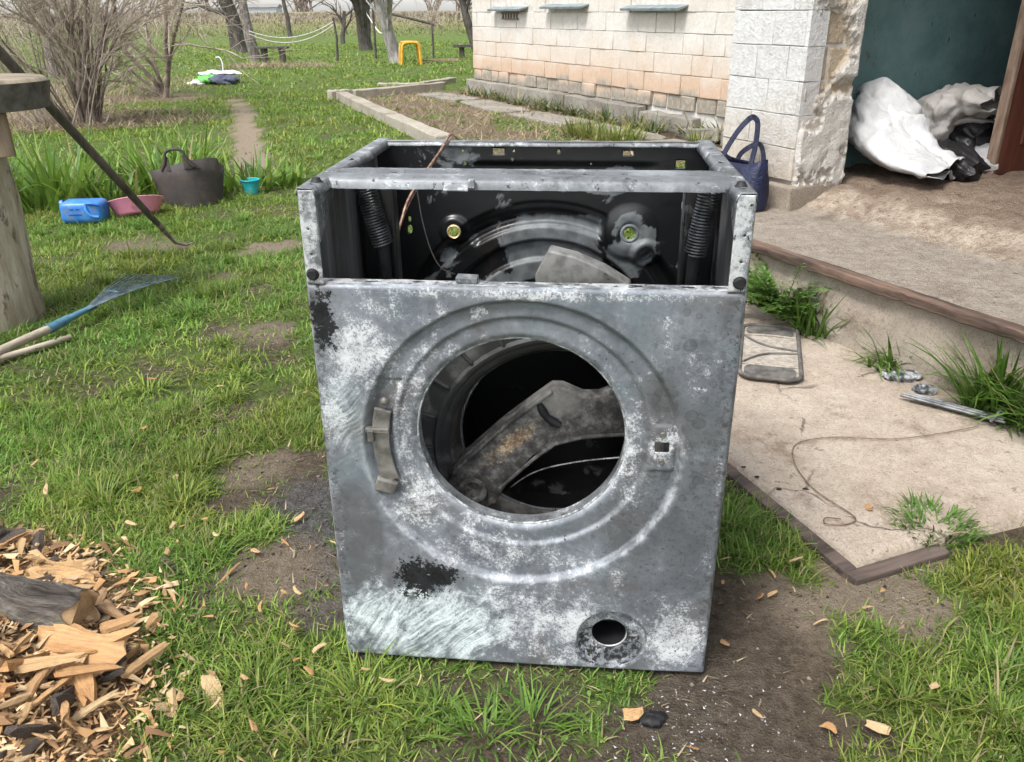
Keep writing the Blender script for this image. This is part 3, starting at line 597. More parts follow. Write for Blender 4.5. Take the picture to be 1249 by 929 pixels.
# riser below the lip
nu, nv = 240, 16
U, Vv = np.meshgrid(np.linspace(PXA, PXB, nu), np.linspace(0, 1, nv)); U = U.ravel(); Vv = Vv.ravel()
yy = LY + .030 + (fbm(U * 6, Vv * 2, 81) - .5) * .03 + (fbm(U * 30, Vv * 8, 82, 2) - .5) * .008 - .03 * (1 - Vv) ** 2; zz = -.05 + Vv * .29
kk = np.arange(nu * nv).reshape(nv, nu); PF = np.stack([kk[:-1, :-1].ravel(), kk[:-1, 1:].ravel(), kk[1:, 1:].ravel(), kk[1:, :-1].ravel()], 1)
link('riser', mesh_np('riser', np.stack([U, yy, zz], 1), PF, M_tread, True), porch)
M_lip = streak('weathered_lip_board', (.022, .016, .013), (.17, .112, .085), (9, 1, 1), 34, .9, .7, .006)
for a, b in ((7.775, 9.62), (9.63, 12.0)):
    bm = MB(); n_ = 70; V = []; F = []
    for i in range(n_ + 1):
        u = a + (b - a) * i / n_; dz = random.uniform(-.003, .002); dy = random.uniform(-.004, .003)
        V += [(u, LY - .010 + dy, .222 + dz), (u, LY - .012 + dy, .253 + dz), (u, LY + .022, .258 + dz * .5), (u, LY + .022, .222)]
    for i in range(n_):
        for q in range(4): F.append((i * 4 + q, i * 4 + (q + 1) % 4, (i + 1) * 4 + (q + 1) % 4, (i + 1) * 4 + q))
    F += [(3, 2, 1, 0), tuple(n_ * 4 + q for q in range(4))]
    bm.add(V, F).obj('lip_board', M_lip, porch, False, .004, 1)

# rust red door leaf standing open in the recess
M_door = streak('rust_red_paint', (.07, .022, .014), (.145, .05, .032), (1, 1, 8), 26, .55, .2)
M_dedge = streak('worn_door_edge', (.13, .075, .05), (.33, .25, .19), (1, 1, 6), 40)
door = empty('door_leaf', (*h2w(8.31, -1.33), FZ), radians(-63.25)); tag(door, 'rust red wooden door leaf with worn edge inside the porch', 'door')
MB().box((0, .42, 1.0), (.035, .80, 2.0)).obj('leaf', M_door, door, False, .003)
MB().box((.0, .008, 1.0), (.043, .022, 2.0), None, .001).obj('edge_strip', M_dedge, door, False, .003)
for zc in (.45, 1.35): MB().box((.0215, .42, zc), (.012, .56, .66)).obj('door_panel', M_door, door, False, .006)
MB().tube([(.02, .74, 1.0), (.06, .74, 1.0), (.065, .68, 1.0)], .008, 8).obj('handle', M_rough, door)

# slabs of the path at the wall foot
for k, (hx, hy, L, W_, a) in enumerate([(.55, -.62, 1.2, .62, .03), (1.85, -.62, 1.25, .6, -.03), (3.15, -.60, 1.2, .6, .02), (4.35, -.6, 1.1, .62, -.04), (5.4, -.62, .9, .6, .05)]):
    X, Y = h2w(hx, hy); bm = MB(); pl = []
    for i in range(26):
        q = 2 * pi * i / 26; cx, cy = cos(q), sin(q); m_ = max(abs(cx), abs(cy)); pl.append((cx / m_ * L / 2 * random.uniform(.88, 1.0), cy / m_ * W_ * .36 * random.uniform(.8, 1.0)))
    o = bm.prism(pl, -.05, .014).obj('paving_slab', M_found, None, False, .008, 1, (X, Y, .012), (random.uniform(-.01, .01), random.uniform(-.02, .02), radians(-63.25) + a))
    tag(o, ['paving slab at the far corner of the house', 'second paving slab from the far house corner', 'third paving slab from the far house corner', 'paving slab behind the yellowish grass tufts', 'paving slab nearest the porch along the wall'][k], 'paving slab', 'slabs along the foot of the wall')
# broken blocks by the wall
brk = [(4.95, -.16, .0, .55, .1), (5.5, -.22, .1, .34, .12), (5.95, -.3, -.2, .3, .13), (6.35, -.35, .3, .26, .11), (6.75, -.5, .1, .3, .2)]
lab = ['long broken concrete block against the wall footing', 'broken concrete block tilted off the wall footing', 'short broken block with weeds behind it', 'small broken block near the navy bag', 'upright broken block behind the washing machine corner']
for k, (hx, hy, a, L, H_) in enumerate(brk):
    X, Y = h2w(hx, hy); o = MB().box((0, 0, H_ / 2 - .01), (L, .13, H_), None, .018).obj('concrete_block', M_found, None, False, .012, 1, (X, Y, .0), (random.uniform(-.1, .1), random.uniform(-.12, .12), radians(-63.25) + a))
    tag(o, lab[k], 'block', 'broken blocks at the wall foot')

# kerb of the flower bed
def bar_between(name, p, q, w_, h_, mat, z=0., jit=.006):
    p = Vector(p); q = Vector(q); d = q - p; L = d.length; n_ = 10; V = []; F = []
    for i in range(n_ + 1):
        u = L * i / n_ - L / 2; a, b, c_, e = [random.uniform(-jit, jit) for _ in range(4)]
        V += [(u, -w_ / 2 + a, -.06), (u, -w_ / 2 + a, h_ + b), (u, w_ / 2 + c_, h_ + e), (u, w_ / 2 + c_, -.06)]
    for i in range(n_):
        for k in range(4): F.append((i * 4 + k, i * 4 + (k + 1) % 4, (i + 1) * 4 + (k + 1) % 4, (i + 1) * 4 + k))
    F += [(3, 2, 1, 0), tuple(n_ * 4 + k for k in range(4))]
    return MB().add(V, F).obj(name, mat, None, False, .008, 1, ((p.x + q.x) / 2, (p.y + q.y) / 2, z), (0, 0, atan2(d.y, d.x)))
kb = [((-2.05, 10.65), (-1.15, 8.35), .14, .10, 'long concrete kerb bar on the grass side of the bed'), ((-1.14, 8.32), (-.52, 6.75), .14, .10, 'concrete kerb bar just behind the machine top'),
      ((-1.96, 10.85), (-.92, 12.05), .13, .10, 'concrete kerb bar across the far end of the bed'), ((-1.9, 12.6), (-1.25, 12.65), .12, .05, 'thin pale board behind the far kerb'), ((-1.25, 12.3), (-.85, 13.2), .11, .08, 'pale concrete post lying behind the far kerb'), ((-2.22, 10.72), (-1.99, 10.9), .14, .11, 'short end block at the kerb corner')]
for p, q, a, b, l in kb: tag(bar_between('kerb_bar', p, q, a, b, M_kerb), l, 'kerb', 'kerb bars round the flower bed')
# ------------------------------------------------------------------ burnt washing machine (local: x right, y back, z up, front at y = 0)
MW, MH, MD, FPH = .60, .789, .463, .658
wm = empty('washing_machine', (MO[0], MO[1], .004), MRZ)
tag(wm, 'burnt out washing machine shell without lid or door standing on the lawn', 'washing machine')

def sheet(name, U0, U1, V0, V1, du, holes, fn, mat, parent, axes, edge=None, thick=.0012, smooth=True, rects=()):
    """a thin pressed sheet over (u, v) with holes; fn gives the relief; axes maps (u, v, relief) to xyz; holes (cu, cv, ru, rv)"""
    nu = max(2, int(round((U1 - U0) / du)) + 1); nv = max(2, int(round((V1 - V0) / du)) + 1)
    U, V_ = np.meshgrid(np.linspace(U0, U1, nu), np.linspace(V0, V1, nv)); U = U.ravel().copy(); V_ = V_.ravel().copy()
    k = np.arange(nu * nv).reshape(nv, nu); F = np.stack([k[:-1, :-1].ravel(), k[:-1, 1:].ravel(), k[1:, 1:].ravel(), k[1:, :-1].ravel()], 1)
    keep = np.ones(len(F), bool); cu = U[F].mean(1); cv = V_[F].mean(1)
    for a, b, ru, rv in holes: keep &= (((cu - a) / ru) ** 2 + ((cv - b) / rv) ** 2) > 1
    for a, b, ru, rv in rects: keep &= (np.abs(cu - a) > ru) | (np.abs(cv - b) > rv)
    gone = np.zeros(nu * nv, bool); gone[F[~keep].ravel()] = True; stay = np.zeros(nu * nv, bool); stay[F[keep].ravel()] = True
    rim = gone & stay
    for a, b, ru, rv in holes:
        q = np.sqrt(((U - a) / ru) ** 2 + ((V_ - b) / rv) ** 2); m = rim & (q < 1 + 2.5 * du / min(ru, rv)) & (q > .3)
        U[m] = a + (U[m] - a) / q[m]; V_[m] = b + (V_[m] - b) / q[m]
    F = F[keep]; W_ = fn(U, V_); P = axes(U, V_, W_)
    used = np.zeros(nu * nv, bool); used[F.ravel()] = True; new = np.cumsum(used) - 1
    me = mesh_np(name, np.stack(P, 1)[used], new[F], mat, smooth)
    if edge is not None: attr(me, 'edge', edge(U, V_)[used])
    o = link(name, me, parent)
    if thick: md = o.modifiers.new('thick', 'SOLIDIFY'); md.thickness = thick; md.offset = 0
    return o

def f_front(x, z):
    r1 = np.hypot(x + .003, z - .405); r2 = np.hypot(x, z - .424); rh = np.hypot(x + .003, z - .4225); rf = np.hypot(x - .146, z - .062)
    d = .010 * sstep(.237, .229, r1) + .005 * sstep(.191, .185, r2) + .006 * sstep(.168, .155, rh) ** 2
    ring = sstep(.229, .225, r1) * sstep(.194, .198, r2) * sstep(-.10, -.12, x)
    d = d + .004 * ring * sstep(.312, .318, z) * sstep(.516, .510, z)
    pad = sstep(.229, .225, r1) * sstep(.193, .196, r2) * sstep(.12, .14, x) * sstep(.375, .381, z) * sstep(.455, .449, z); d = d - .003 * pad
    d = d + .014 * sstep(.0575, .053, rf)
    d = d + (fbm(x * 9, z * 9, 91) - .5) * .0022 - .0015 * np.exp(-((x - .21) / .05) ** 2 - ((z - .13) / .06) ** 2)
    d = d + .006 * sstep(.006, .0, np.minimum(np.minimum(x + .3, .3 - x), np.minimum(z, .658 - z))) ** 2
    bow = -.004 * np.sin(np.clip((x + .3) / .6, 0, 1) * pi) * np.exp(-z / .08)
    return d + bow
def e_front(x, z):
    r1 = np.hypot(x + .003, z - .405); r2 = np.hypot(x, z - .424); rh = np.hypot(x + .003, z - .4225); g_ = lambda q, s: np.exp(-(q / s) ** 2)
    lowr = sstep(.50, .30, z)  # ring wear plus light on upturned steps, painted paler on the lower half
    bd = np.minimum(np.minimum(x + .3, .3 - x), np.minimum(z, .658 - z))
    return np.clip((.15 + .85 * lowr) * (g_(r1 - .236, .005) * .9 + g_(r2 - .190, .003) * .6) + g_(rh - .158, .003) * .9 + g_(bd, .0025) * .8 + g_(np.hypot(x - .146, z - .062) - .058, .002) * .5, 0, 1)
fp = sheet('front_panel', -.3, .3, 0, FPH, .0023, [(-.003, .4225, .156, .156), (.142, .0635, .0295, .0290), (.205, .438, .0042, .0042), (.205, .394, .0042, .0042)], f_front, M_front, wm, lambda u, v, w_: (u, w_, v), e_front, .0012, True, [(.2055, .417, .0105, .0075)])
fp['label'] = 'scorched grey front panel with round door opening'
# rolled lip of the door opening and the filter opening
ring = MB().lathe([(.156 + .0022 * cos(a), .0022 * sin(a)) for a in np.linspace(0, 2 * pi, 9)[:-1]], 96, True)
M_lipm = mat_sheet('bright_worn_lip', .95)
ring.obj('door_opening_lip', M_lipm, wm, True, 0, 2, (-.003, .0215, .4225), (pi / 2, 0, 0))
MB().lathe([(.156, 0), (.1565, .012), (.155, .022)], 96).obj('door_opening_collar', M_sheet, wm, True, 0, 2, (-.003, .0215, .4225), (-pi / 2, 0, 0))
MB().lathe([(.0295 + .0015 * cos(a), .0015 * sin(a)) for a in np.linspace(0, 2 * pi, 7)[:-1]], 40, True).obj('filter_opening_lip', M_sheetw, wm, True, 0, 2, (.142, .0165, .0635), (pi / 2, 0, 0))
MB().lathe([(.0575 + .0022 * cos(a), .0022 * sin(a)) for a in np.linspace(0, 2 * pi, 9)[:-1]], 64, True).obj('recess_outline_ring', M_sheet, wm, True, 0, 2, (.146, .0012, .062), (pi / 2, 0, 0))  # ring added for edge contrast, a dark outline round the filter recess
# short tube coloured black for the dark in the pump housing behind the filter opening
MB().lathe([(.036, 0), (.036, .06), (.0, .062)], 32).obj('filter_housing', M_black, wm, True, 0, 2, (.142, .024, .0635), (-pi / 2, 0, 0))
# folded edges of the front panel
sheet('front_top_flange', -.297, .297, .006, .034, .0022, [(-.21, .019, .012, .0035), (-.145, .021, .010, .0032), (-.015, .02, .011, .003), (.05, .02, .004, .003), (.075, .02, .004, .003), (.155, .02, .010, .004), (.225, .02, .010, .0035), (.268, .02, .012, .0035), (-.27, .02, .004, .004)],
      lambda u, v: FPH - .0004 + (fbm(u * 30, v * 30, 92) - .5) * .0015 - .003 * sstep(.028, .034, v), M_sheetw, wm, lambda u, v, w_: (u, v, w_))
for sx in (-1, 1):
    sheet('front_side_flange', .006, .026, .002, FPH - .004, .004, [], lambda u, v: sx * (.2997 + 0 * u), M_sheet, wm, lambda u, v, w_: (w_, u, v))
MB().box((-.077, .02, .6635), (.03, .016, .010), None, .001).obj('clip', M_sheet, wm, False, .002)

# side panels: sheet, front flange (with flaked white paint), top flange
for sx in (-1, 1):
    so_ = sheet('side_panel', .03, MD, .0, MH, .012, [], lambda u, v: sx * (.2985 - (fbm(u * 8, v * 8, 93 + sx) - .5) * .004), M_sidein, wm, lambda u, v, w_: (w_, u, v))
    sheet('front_flange', .274, .2985, FPH - .05, MH - .002, .0022, [(.288, .735, .002, .002), (.287, .70, .0022, .0022), (.283, .675, .002, .002)], lambda u, v: .0335 - .0335 * sstep(.655, .659, v) + (fbm(u * 60, v * 60, 94) - .5) * .0012 + .003 * sstep(.2965, .2985, u), M_sheetw, so_, lambda u, v, w_: (sx * u, w_, v))
    sheet('top_flange', .273, .2995, -.001, MD, .0024, [(.286, .03, .004, .004), (.285, .23, .004, .008), (.287, .12, .0025, .0025), (.286, .36, .003, .003)], lambda u, v: MH + (fbm(u * 40, v * 12, 95) - .5) * .0016 - .010 * sstep(.2975, .2995, u) - .012 * sstep(.277, .273, u), M_flange, so_, lambda u, v, w_: (sx * u, v, w_))
    MB().prism([(.03, -.002), (.13, -.002), (.03, -.07)], -.0008, .0008).obj('corner_gusset', M_sheet, so_, False, 0, 2, (sx * .283, 0, MH - .010), (pi / 2, 0, pi / 2))
    bp_ = MB().lathe([(.0, .006), (.005, .006), (.007, .002), (.009, 0)], 14); bp_.obj('bolt', M_black, so_, True, 0, 2, (sx * .285, .045, MH + .0005))
    MB().lathe([(.0, .005), (.006, .005), (.009, 0)], 14).obj('bolt', M_black, so_, True, 0, 2, (sx * .288, -.0015, .672), (pi / 2, 0, 0))

# rear panel: concentric pressings, boss, see-through holes
def f_rear(x, z):
    r = np.hypot(x - .01, z - .40); th = np.arctan2(x - .01, z - .40)
    d = .0 + .022 * sstep(.285, .265, r) - .012 * sstep(.250, .242, r) + .014 * sstep(.212, .204, r) - .012 * sstep(.175, .167, r) + .012 * sstep(.135, .127, r)
    top = sstep(.262, .255, r) * sstep(.232, .238, r); d = d + .010 * top * sstep(-.62, -.55, th) * sstep(.62, .5, th)
    rb = np.hypot(x - .165, z - .628); d = d * (1 - sstep(.06, .045, rb)) - .009 * sstep(.055, .03, rb) + .004 * sstep(.022, .016, rb)
    rb2 = np.hypot(x - .195, z - .588); d = d - .012 * sstep(.03, .022, rb2) + .014 * sstep(.016, .012, rb2)
    rl = np.hypot(x + .16, z - .626); d = d - .010 * sstep(.03, .022, rl)
    d = d + .008 * sstep(.755, .745, z) * sstep(.72, .73, z) * sstep(-.15, -.1, x) * sstep(.22, .17, x)
    return .459 + d * .75 - .018 + (fbm(x * 10, z * 10, 96) - .5) * .002
rp = sheet('rear_panel', -.299, .299, 0, MH, .0026, [(.164, .626, .0125, .0125), (-.16, .626, .0105, .0105), (-.14, .782 - .01, .0025, .0025), (-.048, .772, .0025, .0025), (.032, .772, .003, .003), (-.137, .75, .003, .003), (-.281, .689, .0028, .0028), (-.244, .649, .003, .003), (-.244, .628, .0045, .008), (.09, .75, .002, .002)],
     f_rear, M_in, wm, lambda u, v, w_: (u, w_, v), None, .0012, True, [(-.076, .771, .010, .0045), (.155, .770, .010, .0045), (.247, .752, .0085, .0065), (.258, .708, .002, .004), (.258, .679, .002, .007), (.283, .708, .002, .004)])
rp['label'] = 'blackened rear panel with round pressings'
sheet('rear_top_flange', -.285, .285, MD - .03, MD, .004, [], lambda u, v: MH - .0025 + (fbm(u * 30, v * 30, 97) - .5) * .002 - .006 * sstep(MD - .024, MD - .03, v), M_sheet, wm, lambda u, v, w_: (u, v, w_))
tor = MB().lathe([(.0145 + .004 * cos(a), .004 * sin(a)) for a in np.linspace(0, 2 * pi, 9)[:-1]], 32, True); tor.obj('boss_collar', M_boss, rp, True, 0, 2, (.164, .438, .626), (pi / 2, 0, 0))
tor = MB().lathe([(.0115 + .002 * cos(a), .003 * sin(a)) for a in np.linspace(0, 2 * pi, 9)[:-1]], 28, True); tor.obj('grommet', M_brass, rp, True, 0, 2, (-.16, .432, .626), (pi / 2, 0, 0))
# grey peeled patch plate around the boss
pts_ = []
for i in range(40):
    q = 2 * pi * i / 40; rr = .032 + .014 * fbm(np.array([cos(q) * 3 + 5]), np.array([sin(q) * 3 + 5]), 98)[0]; pts_.append((rr * cos(q) * .85 - .2 * rr * sin(q), rr * sin(q) * 1.35))
# floor pan
MB().box((0, .235, .012), (.58, .42, .012)).obj('base_pan', M_black, wm)
for sx in (-1, 1):
    MB().box((sx * .20, .02, .02), (.02, .012, .03)).obj('foot_bracket', M_black, wm)

# cross brace
prof = [(.150, .774), (.152, .788), (.146, .7915), (.128, .7910), (.120, .7855), (.112, .7855), (.104, .7915), (.084, .7920), (.074, .7900), (.069, .7855), (.067, .776), (.070, .776), (.072, .785), (.084, .7895), (.103, .789), (.111, .783), (.121, .783), (.129, .7885), (.145, .789), (.149, .787), (.147, .774)]
bm = MB(); nn = 60; V = []; F = []
for i in range(nn + 1):
    x = -.284 + .566 * i / nn; s_ = .5 * (random.random() - .5) * .0012; en = .35 + .65 * float(sstep(0, .06, np.array(min(i, nn - i) / nn)))
    for (y, z) in prof: V.append((x, .115 + (y - .115) * (.8 + .2 * en), z + s_))
m_ = len(prof)
for i in range(nn):
    for k in range(m_): F.append((i * m_ + k, i * m_ + (k + 1) % m_, (i + 1) * m_ + (k + 1) % m_, (i + 1) * m_ + k))
cb = bm.add(V, F).obj('cross_brace', M_bar, wm, True)
MB().box((-.094, .058, .7815), (.034, .016, .003), Matrix.Rotation(.5, 3, 'X')).box((-.073, .062, .786), (.008, .010, .012)).obj('brace_tab', M_sheetw, cb, False, .001)
for xx_ in (-.19, .08): MB().lathe([(0, .0012), (.003, .001), (.004, 0)], 12).obj('rivet', M_black, cb, True, 0, 2, (xx_, .11, .7905))

# suspension springs with their hooks and dampers
def coil(p, q, R_, r_, turns, n=8):
    p = Vector(p); q = Vector(q); ax = (q - p); L = ax.length; ax.normalize(); a = ax.orthogonal().normalized(); b = ax.cross(a)
    return [p + ax * L * t / (turns * 14) + (a * cos(2 * pi * t / 14) + b * sin(2 * pi * t / 14)) * R_ for t in range(turns * 14 + 1)]
for (p, q, e, lb) in (((-.250, .165, .762), (-.229, .165, .672), (-.226, .175, .55), 'left'), ((.263, .165, .760), (.249, .165, .664), (.245, .175, .55), 'right')):
    s_ = MB().tube(coil(p, q, .0150, .0019, 21), .0019, 6).obj('suspension_spring', M_spring, wm, True)
    P = Vector(p); MB().tube([P + Vector((.0, 0, -.01)), P + Vector((0, 0, .012)), P + Vector((0, .004, .022)), P + Vector((0, .012, .022))], .002, 6).obj('hook', M_spring, s_, True)
    Q = Vector(q); E_ = Vector(e); MB().tube([Q, Q.lerp(E_, .3), E_], [.010, .0095, .009], 12).obj('damper_rod', M_black, s_, True)
    MB().box((e[0], e[1] + .02, .60), (.03, .03, .32), None, .002).obj('strut', M_in2, s_, False, .004)
for sx, yy_ in ((-1, .30), (1, .28)): MB().box((sx * .275, yy_, .45), (.03, .05, .62), None, .002).obj('side_bracket', M_in2, wm, False, .005)

# burnt wiring
def bez(pts, n=6):
    pts = [Vector(p) for p in pts]; out = []
    for i in range(len(pts) - 1):
        p0 = pts[max(i - 1, 0)]; p1 = pts[i]; p2 = pts[i + 1]; p3 = pts[min(i + 2, len(pts) - 1)]
        for k in range(n):
            t = k / n; out.append(.5 * ((2 * p1) + (-p0 + p2) * t + (2 * p0 - 5 * p1 + 4 * p2 - p3) * t * t + (-p0 + 3 * p1 - 3 * p2 + p3) * t ** 3))
    return out + [pts[-1]]
MB().tube(bez([(-.150, .47, .785), (-.164, .455, .797), (-.173, .40, .778), (-.189, .33, .752), (-.208, .28, .72), (-.216, .25, .69), (-.222, .22, .655), (-.226, .21, .60)]), .0024, 6).tube(bez([(-.160, .46, .795), (-.178, .38, .766), (-.196, .315, .735), (-.212, .262, .70), (-.224, .225, .65), (-.23, .21, .58)]), .0014, 5).obj('burnt_wire', M_copper, wm, True)
MB().tube(bez([(-.206, .33, .74), (-.202, .33, .70), (-.197, .33, .665), (-.186, .33, .62), (-.17, .33, .588), (-.146, .34, .572)]), .0010, 5).obj('burnt_wire', M_thinwire, wm, True)

# hinge plate on the left of the door opening
M_hinge = simple('scorched_hinge_steel', (.10, .095, .088), (.25, .235, .215), 34, .5, .45, .3)
arc = []
for t in np.linspace(0, 1, 9): th = radians(166 + 33 * t); arc.append((cos(th) * .226, .413 + sin(th) * .226))
inn = []
for t in np.linspace(0, 1, 9): th = radians(199 - 33 * t); inn.append((cos(th) * .200, .413 + sin(th) * .200))
hg = MB().prism(arc + inn, -.003, .003).obj('hinge_plate', M_hinge, wm, False, .0015, 2, (0, .008, 0), (pi / 2, 0, 0))
MB().box((-.216, .003, .432), (.036, .010, .009)).box((-.226, .002, .424), (.010, .012, .02)).obj('hinge_pin', M_hinge, hg, False, .002).location = (0, 0, 0)
for o in [c_ for c_ in wm.children_recursive if c_.name.startswith('hinge_pin')]: o.parent = wm
hb = MB().box((-.209, .006, .335), (.034, .012, .022), Matrix.Rotation(.35, 3, 'Y'), .002).obj('hinge_block', M_hinge, wm, False, .003)
MB().lathe([(0, .005), (.004, .0045), (.006, .002), (.007, 0)], 14).obj('screw', M_hinge, wm, True, 0, 2, (-.2035, .006, .478), (pi / 2, 0, 0))
for zz_ in (.438, .394): MB().lathe([(0, .003), (.0035, .003), (.0055, 0)], 14).obj('screw', M_hinge, wm, True, 0, 2, (.205, .0075, zz_), (pi / 2, 0, 0))

# remains of the tub behind the opening
M_tub = mat_inside('sooty_tub_front', .47, (.05, .05, .052), (.16, .163, .166), .35, False, .14)
M_tublip2 = mat_sheet('bright_tub_lip', .5, 1.3); M_tublip = mat_inside('scorched_tub_lip', .42, (.08, .073, .066), (.29, .275, .255), .35, False, .12)
tub = MB().lathe([(.268, .02), (.262, .0), (.198, .0), (.188, .004), (.183, .012), (.174, .050), (.172, .056), (.18, .062), (.235, .11), (.25, .15)], 96)
to = tub.obj('tub_front', M_tub, wm, True, 0, 2, (.045, .20, .305), (-pi / 2 + .06, 0, .05))
MB().lathe([(.1725 + .0036 * cos(a), .0036 * sin(a)) for a in np.linspace(0, 2 * pi, 9)[:-1]], 96, True).obj('tub_lip', M_tublip2, to, True, 0, 2, (0, 0, .053))
MB().lathe([(.1865, .0035), (.1815, .0115), (.1772, .030), (.1728, .0495)], 96).obj('tub_throat', M_tublip, to, True, 0, 2, (0, 0, 0))
MB().lathe([(.2, .0 ), (.204, -.006), (.212, -.007), (.216, .0)], 96).obj('tub_bead', M_tub, to, True)
for k in range(22):
    q = 2 * pi * k / 22; MB().box((.238, 0, -.002), (.040, .004, .010)).obj('rib', M_tub, to, False, .001, 1, (0, 0, 0), (0, 0, q))
MB().lathe([(.171, .0), (.173, .14), (.10, .142), (.0, .143)], 64).obj('drum', M_in2, wm, True, 0, 2, (.045, .262, .301), (-pi / 2 + .06, 0, .05))
MB().tube(bez([(-.085, .30, .10), (-.07, .30, .123), (-.044, .30, .16), (.007, .30, .198), (.082, .30, .221), (.161, .30, .234)]), .0016, 6).obj('pale_arc_tube', M_sheetw, wm, True)  # thin pale tube following an arc inside the drum

# drum spider lying across the opening
N = NB('burnt_cast_metal', .75, .1, .3); o = N.obj(); X = N.xyz(o); n2 = N.noise(o, 45, 7, .7); n3 = N.noise(o, 160, 5, .75)
c = N.ramp(n2, [(.32, (.02, .0195, .0195)), (.5, (.065, .062, .059)), (.68, (.2, .19, .178))])
ax_ = N.map(N.map(o, loc=(.03, 0, -.345)), rot=(0, radians(41), 0)); XA = N.xyz(ax_); ru = N.math('SUBTRACT', 1.0, N.math('SQRT', N.math('ADD', N.math('POWER', N.math('DIVIDE', N.math('ABSOLUTE', XA[0]), .085), 2.0), N.math('POWER', N.math('DIVIDE', N.math('ABSOLUTE', XA[2]), .021), 2.0))))
ru = N.rng(N.math('ADD', ru, N.math('MULTIPLY', N.math('SUBTRACT', N.noise(o, 60, 7, .75), .5), 2.6)), .2, .9)
c = N.mix(N.math('MULTIPLY', ru, .85), c, N.ramp(N.math('ADD', N.math('MULTIPLY', n3, .6), N.math('MULTIPLY', N.noise(o, 30, 4), .4)), [(.36, (.10, .05, .028)), (.47, (.27, .17, .09)), (.56, (.46, .40, .30)), (.66, (.66, .63, .56))])); c = N.mix(N.rng(N.math('ADD', N.blob(X, .04, .425, .06, .035), N.math('MULTIPLY', n2, .6)), .2, .9, 0, .5), c, (.30, .29, .27)); N.col(c); N.bump(N.math('ADD', n2, n3), .7, .003); M_cast = N.m
spoly = [(-.142, .252), (-.129, .292), (-.108, .321), (-.045, .383), (-.006, .416), (.037, .451), (.054, .451), (.088, .436), (.113, .437), (.136, .447), (.168, .436), (.24, .44), (.24, .365), (.171, .367), (.129, .364), (.09, .359), (.042, .345), (.008, .321), (-.024, .286), (-.046, .254), (-.06, .226), (-.084, .214), (-.111, .229)]
spi = MB(); npz = len(spoly); V = []; F = []
cen = np.array(spoly).mean(0)
for dy, s_ in ((.028, .96), (.006, 1.0), (0, .965)):
    for (x, z) in spoly:
        V.append((x if dy else x + (.004 if x < 0 else -.001) * 1, .13 + dy + .03 * (x + .1), z + (0 if dy else (.003 if z < .33 else -.003))))
for L_ in range(2):
    for i in range(npz): F.append((L_ * npz + i, L_ * npz + (i + 1) % npz, (L_ + 1) * npz + (i + 1) % npz, (L_ + 1) * npz + i))
F += [tuple(range(npz - 1, -1, -1)), tuple(range(2 * npz, 3 * npz))]
spider = spi.add(V, F).obj('drum_spider', M_cast, wm, True, .002, 2)
def ridge(pts, r, nm): MB().tube(pts, r, 8).obj(nm, M_cast, spider, True)
ridge([(-.127, .128, .288), (-.10, .128, .318), (-.04, .13, .379), (.0, .132, .413), (.038, .134, .444)], .0042, 'rib')
ridge([(-.048, .128, .262), (-.02, .13, .29), (.012, .132, .322), (.044, .134, .348), (.09, .135, .362), (.17, .138, .37)], .0035, 'rib')
MB().lathe([(.024, 0), (.024, .004), (.017, .004), (.015, .0), (.0, -.001)], 28).obj('hub', M_cast, spider, True, 0, 2, (-.094, .1285, .257), (pi / 2, 0, 0))
MB().tube([(.018, .131, .421), (.024, .1305, .408), (.031, .1305, .398), (.042, .131, .390), (.052, .131, .384)], [.005, .0075, .006, .0075, .006], 10).obj('slot', M_black, spider, True)  # black tube laid on the arm for the dark inside the slot

# bent cover plate resting inside, seen over the top edge
pp = [(.000, .565), (-.001, .585), (.022, .630), (.066, .619), (.115, .598), (.161, .569), (.165, .545), (.0, .545)]
pm = MB(); V = [(x, .295 + (.63 - z) * .10, z) for x, z in pp] + [(x + .004, .325 + (.63 - z) * .10, z + .004) for x, z in pp]; n_ = len(pp)
F = [tuple(range(n_ - 1, -1, -1)), tuple(range(n_, 2 * n_))] + [(i, (i + 1) % n_, n_ + (i + 1) % n_, n_ + i) for i in range(n_)]
M_plate = mat_inside('scorched_plate', .36, (.045, .045, .045), (.24, .24, .23), .1)
pm.add(V, F).obj('counterweight_plate', M_plate, wm, True, .003, 2)
ORD = ['first', 'second', 'third', 'fourth', 'fifth', 'sixth', 'seventh', 'eighth', 'ninth', 'tenth', 'eleventh', 'twelfth', 'thirteenth', 'fourteenth', 'fifteenth', 'sixteenth']
# ------------------------------------------------------------------ foliage materials
def mat_leaf(name, attrname='tint', rough=.55, transl=.35):
    N = NB(name, rough, 0, .25); c = N.attr(attrname, 'Color'); N.col(c)
    tr = N.n.new('ShaderNodeBsdfTranslucent'); N._in(tr.inputs['Color'], N.mix(.35, c, (.25, .38, .03)))
    mx = N.n.new('ShaderNodeMixShader'); mx.inputs[0].default_value = transl
    N.l.new(N.b.outputs[0], mx.inputs[1]); N.l.new(tr.outputs[0], mx.inputs[2]); N.l.new(mx.outputs[0], N.n['Material Output'].inputs['Surface']); return N.m
M_blade = mat_leaf('grass_blade'); M_leaf = mat_leaf('strap_leaf', 'tint', .45, .3); M_dry = mat_leaf('dry_stalk', 'tint', .8, .1)

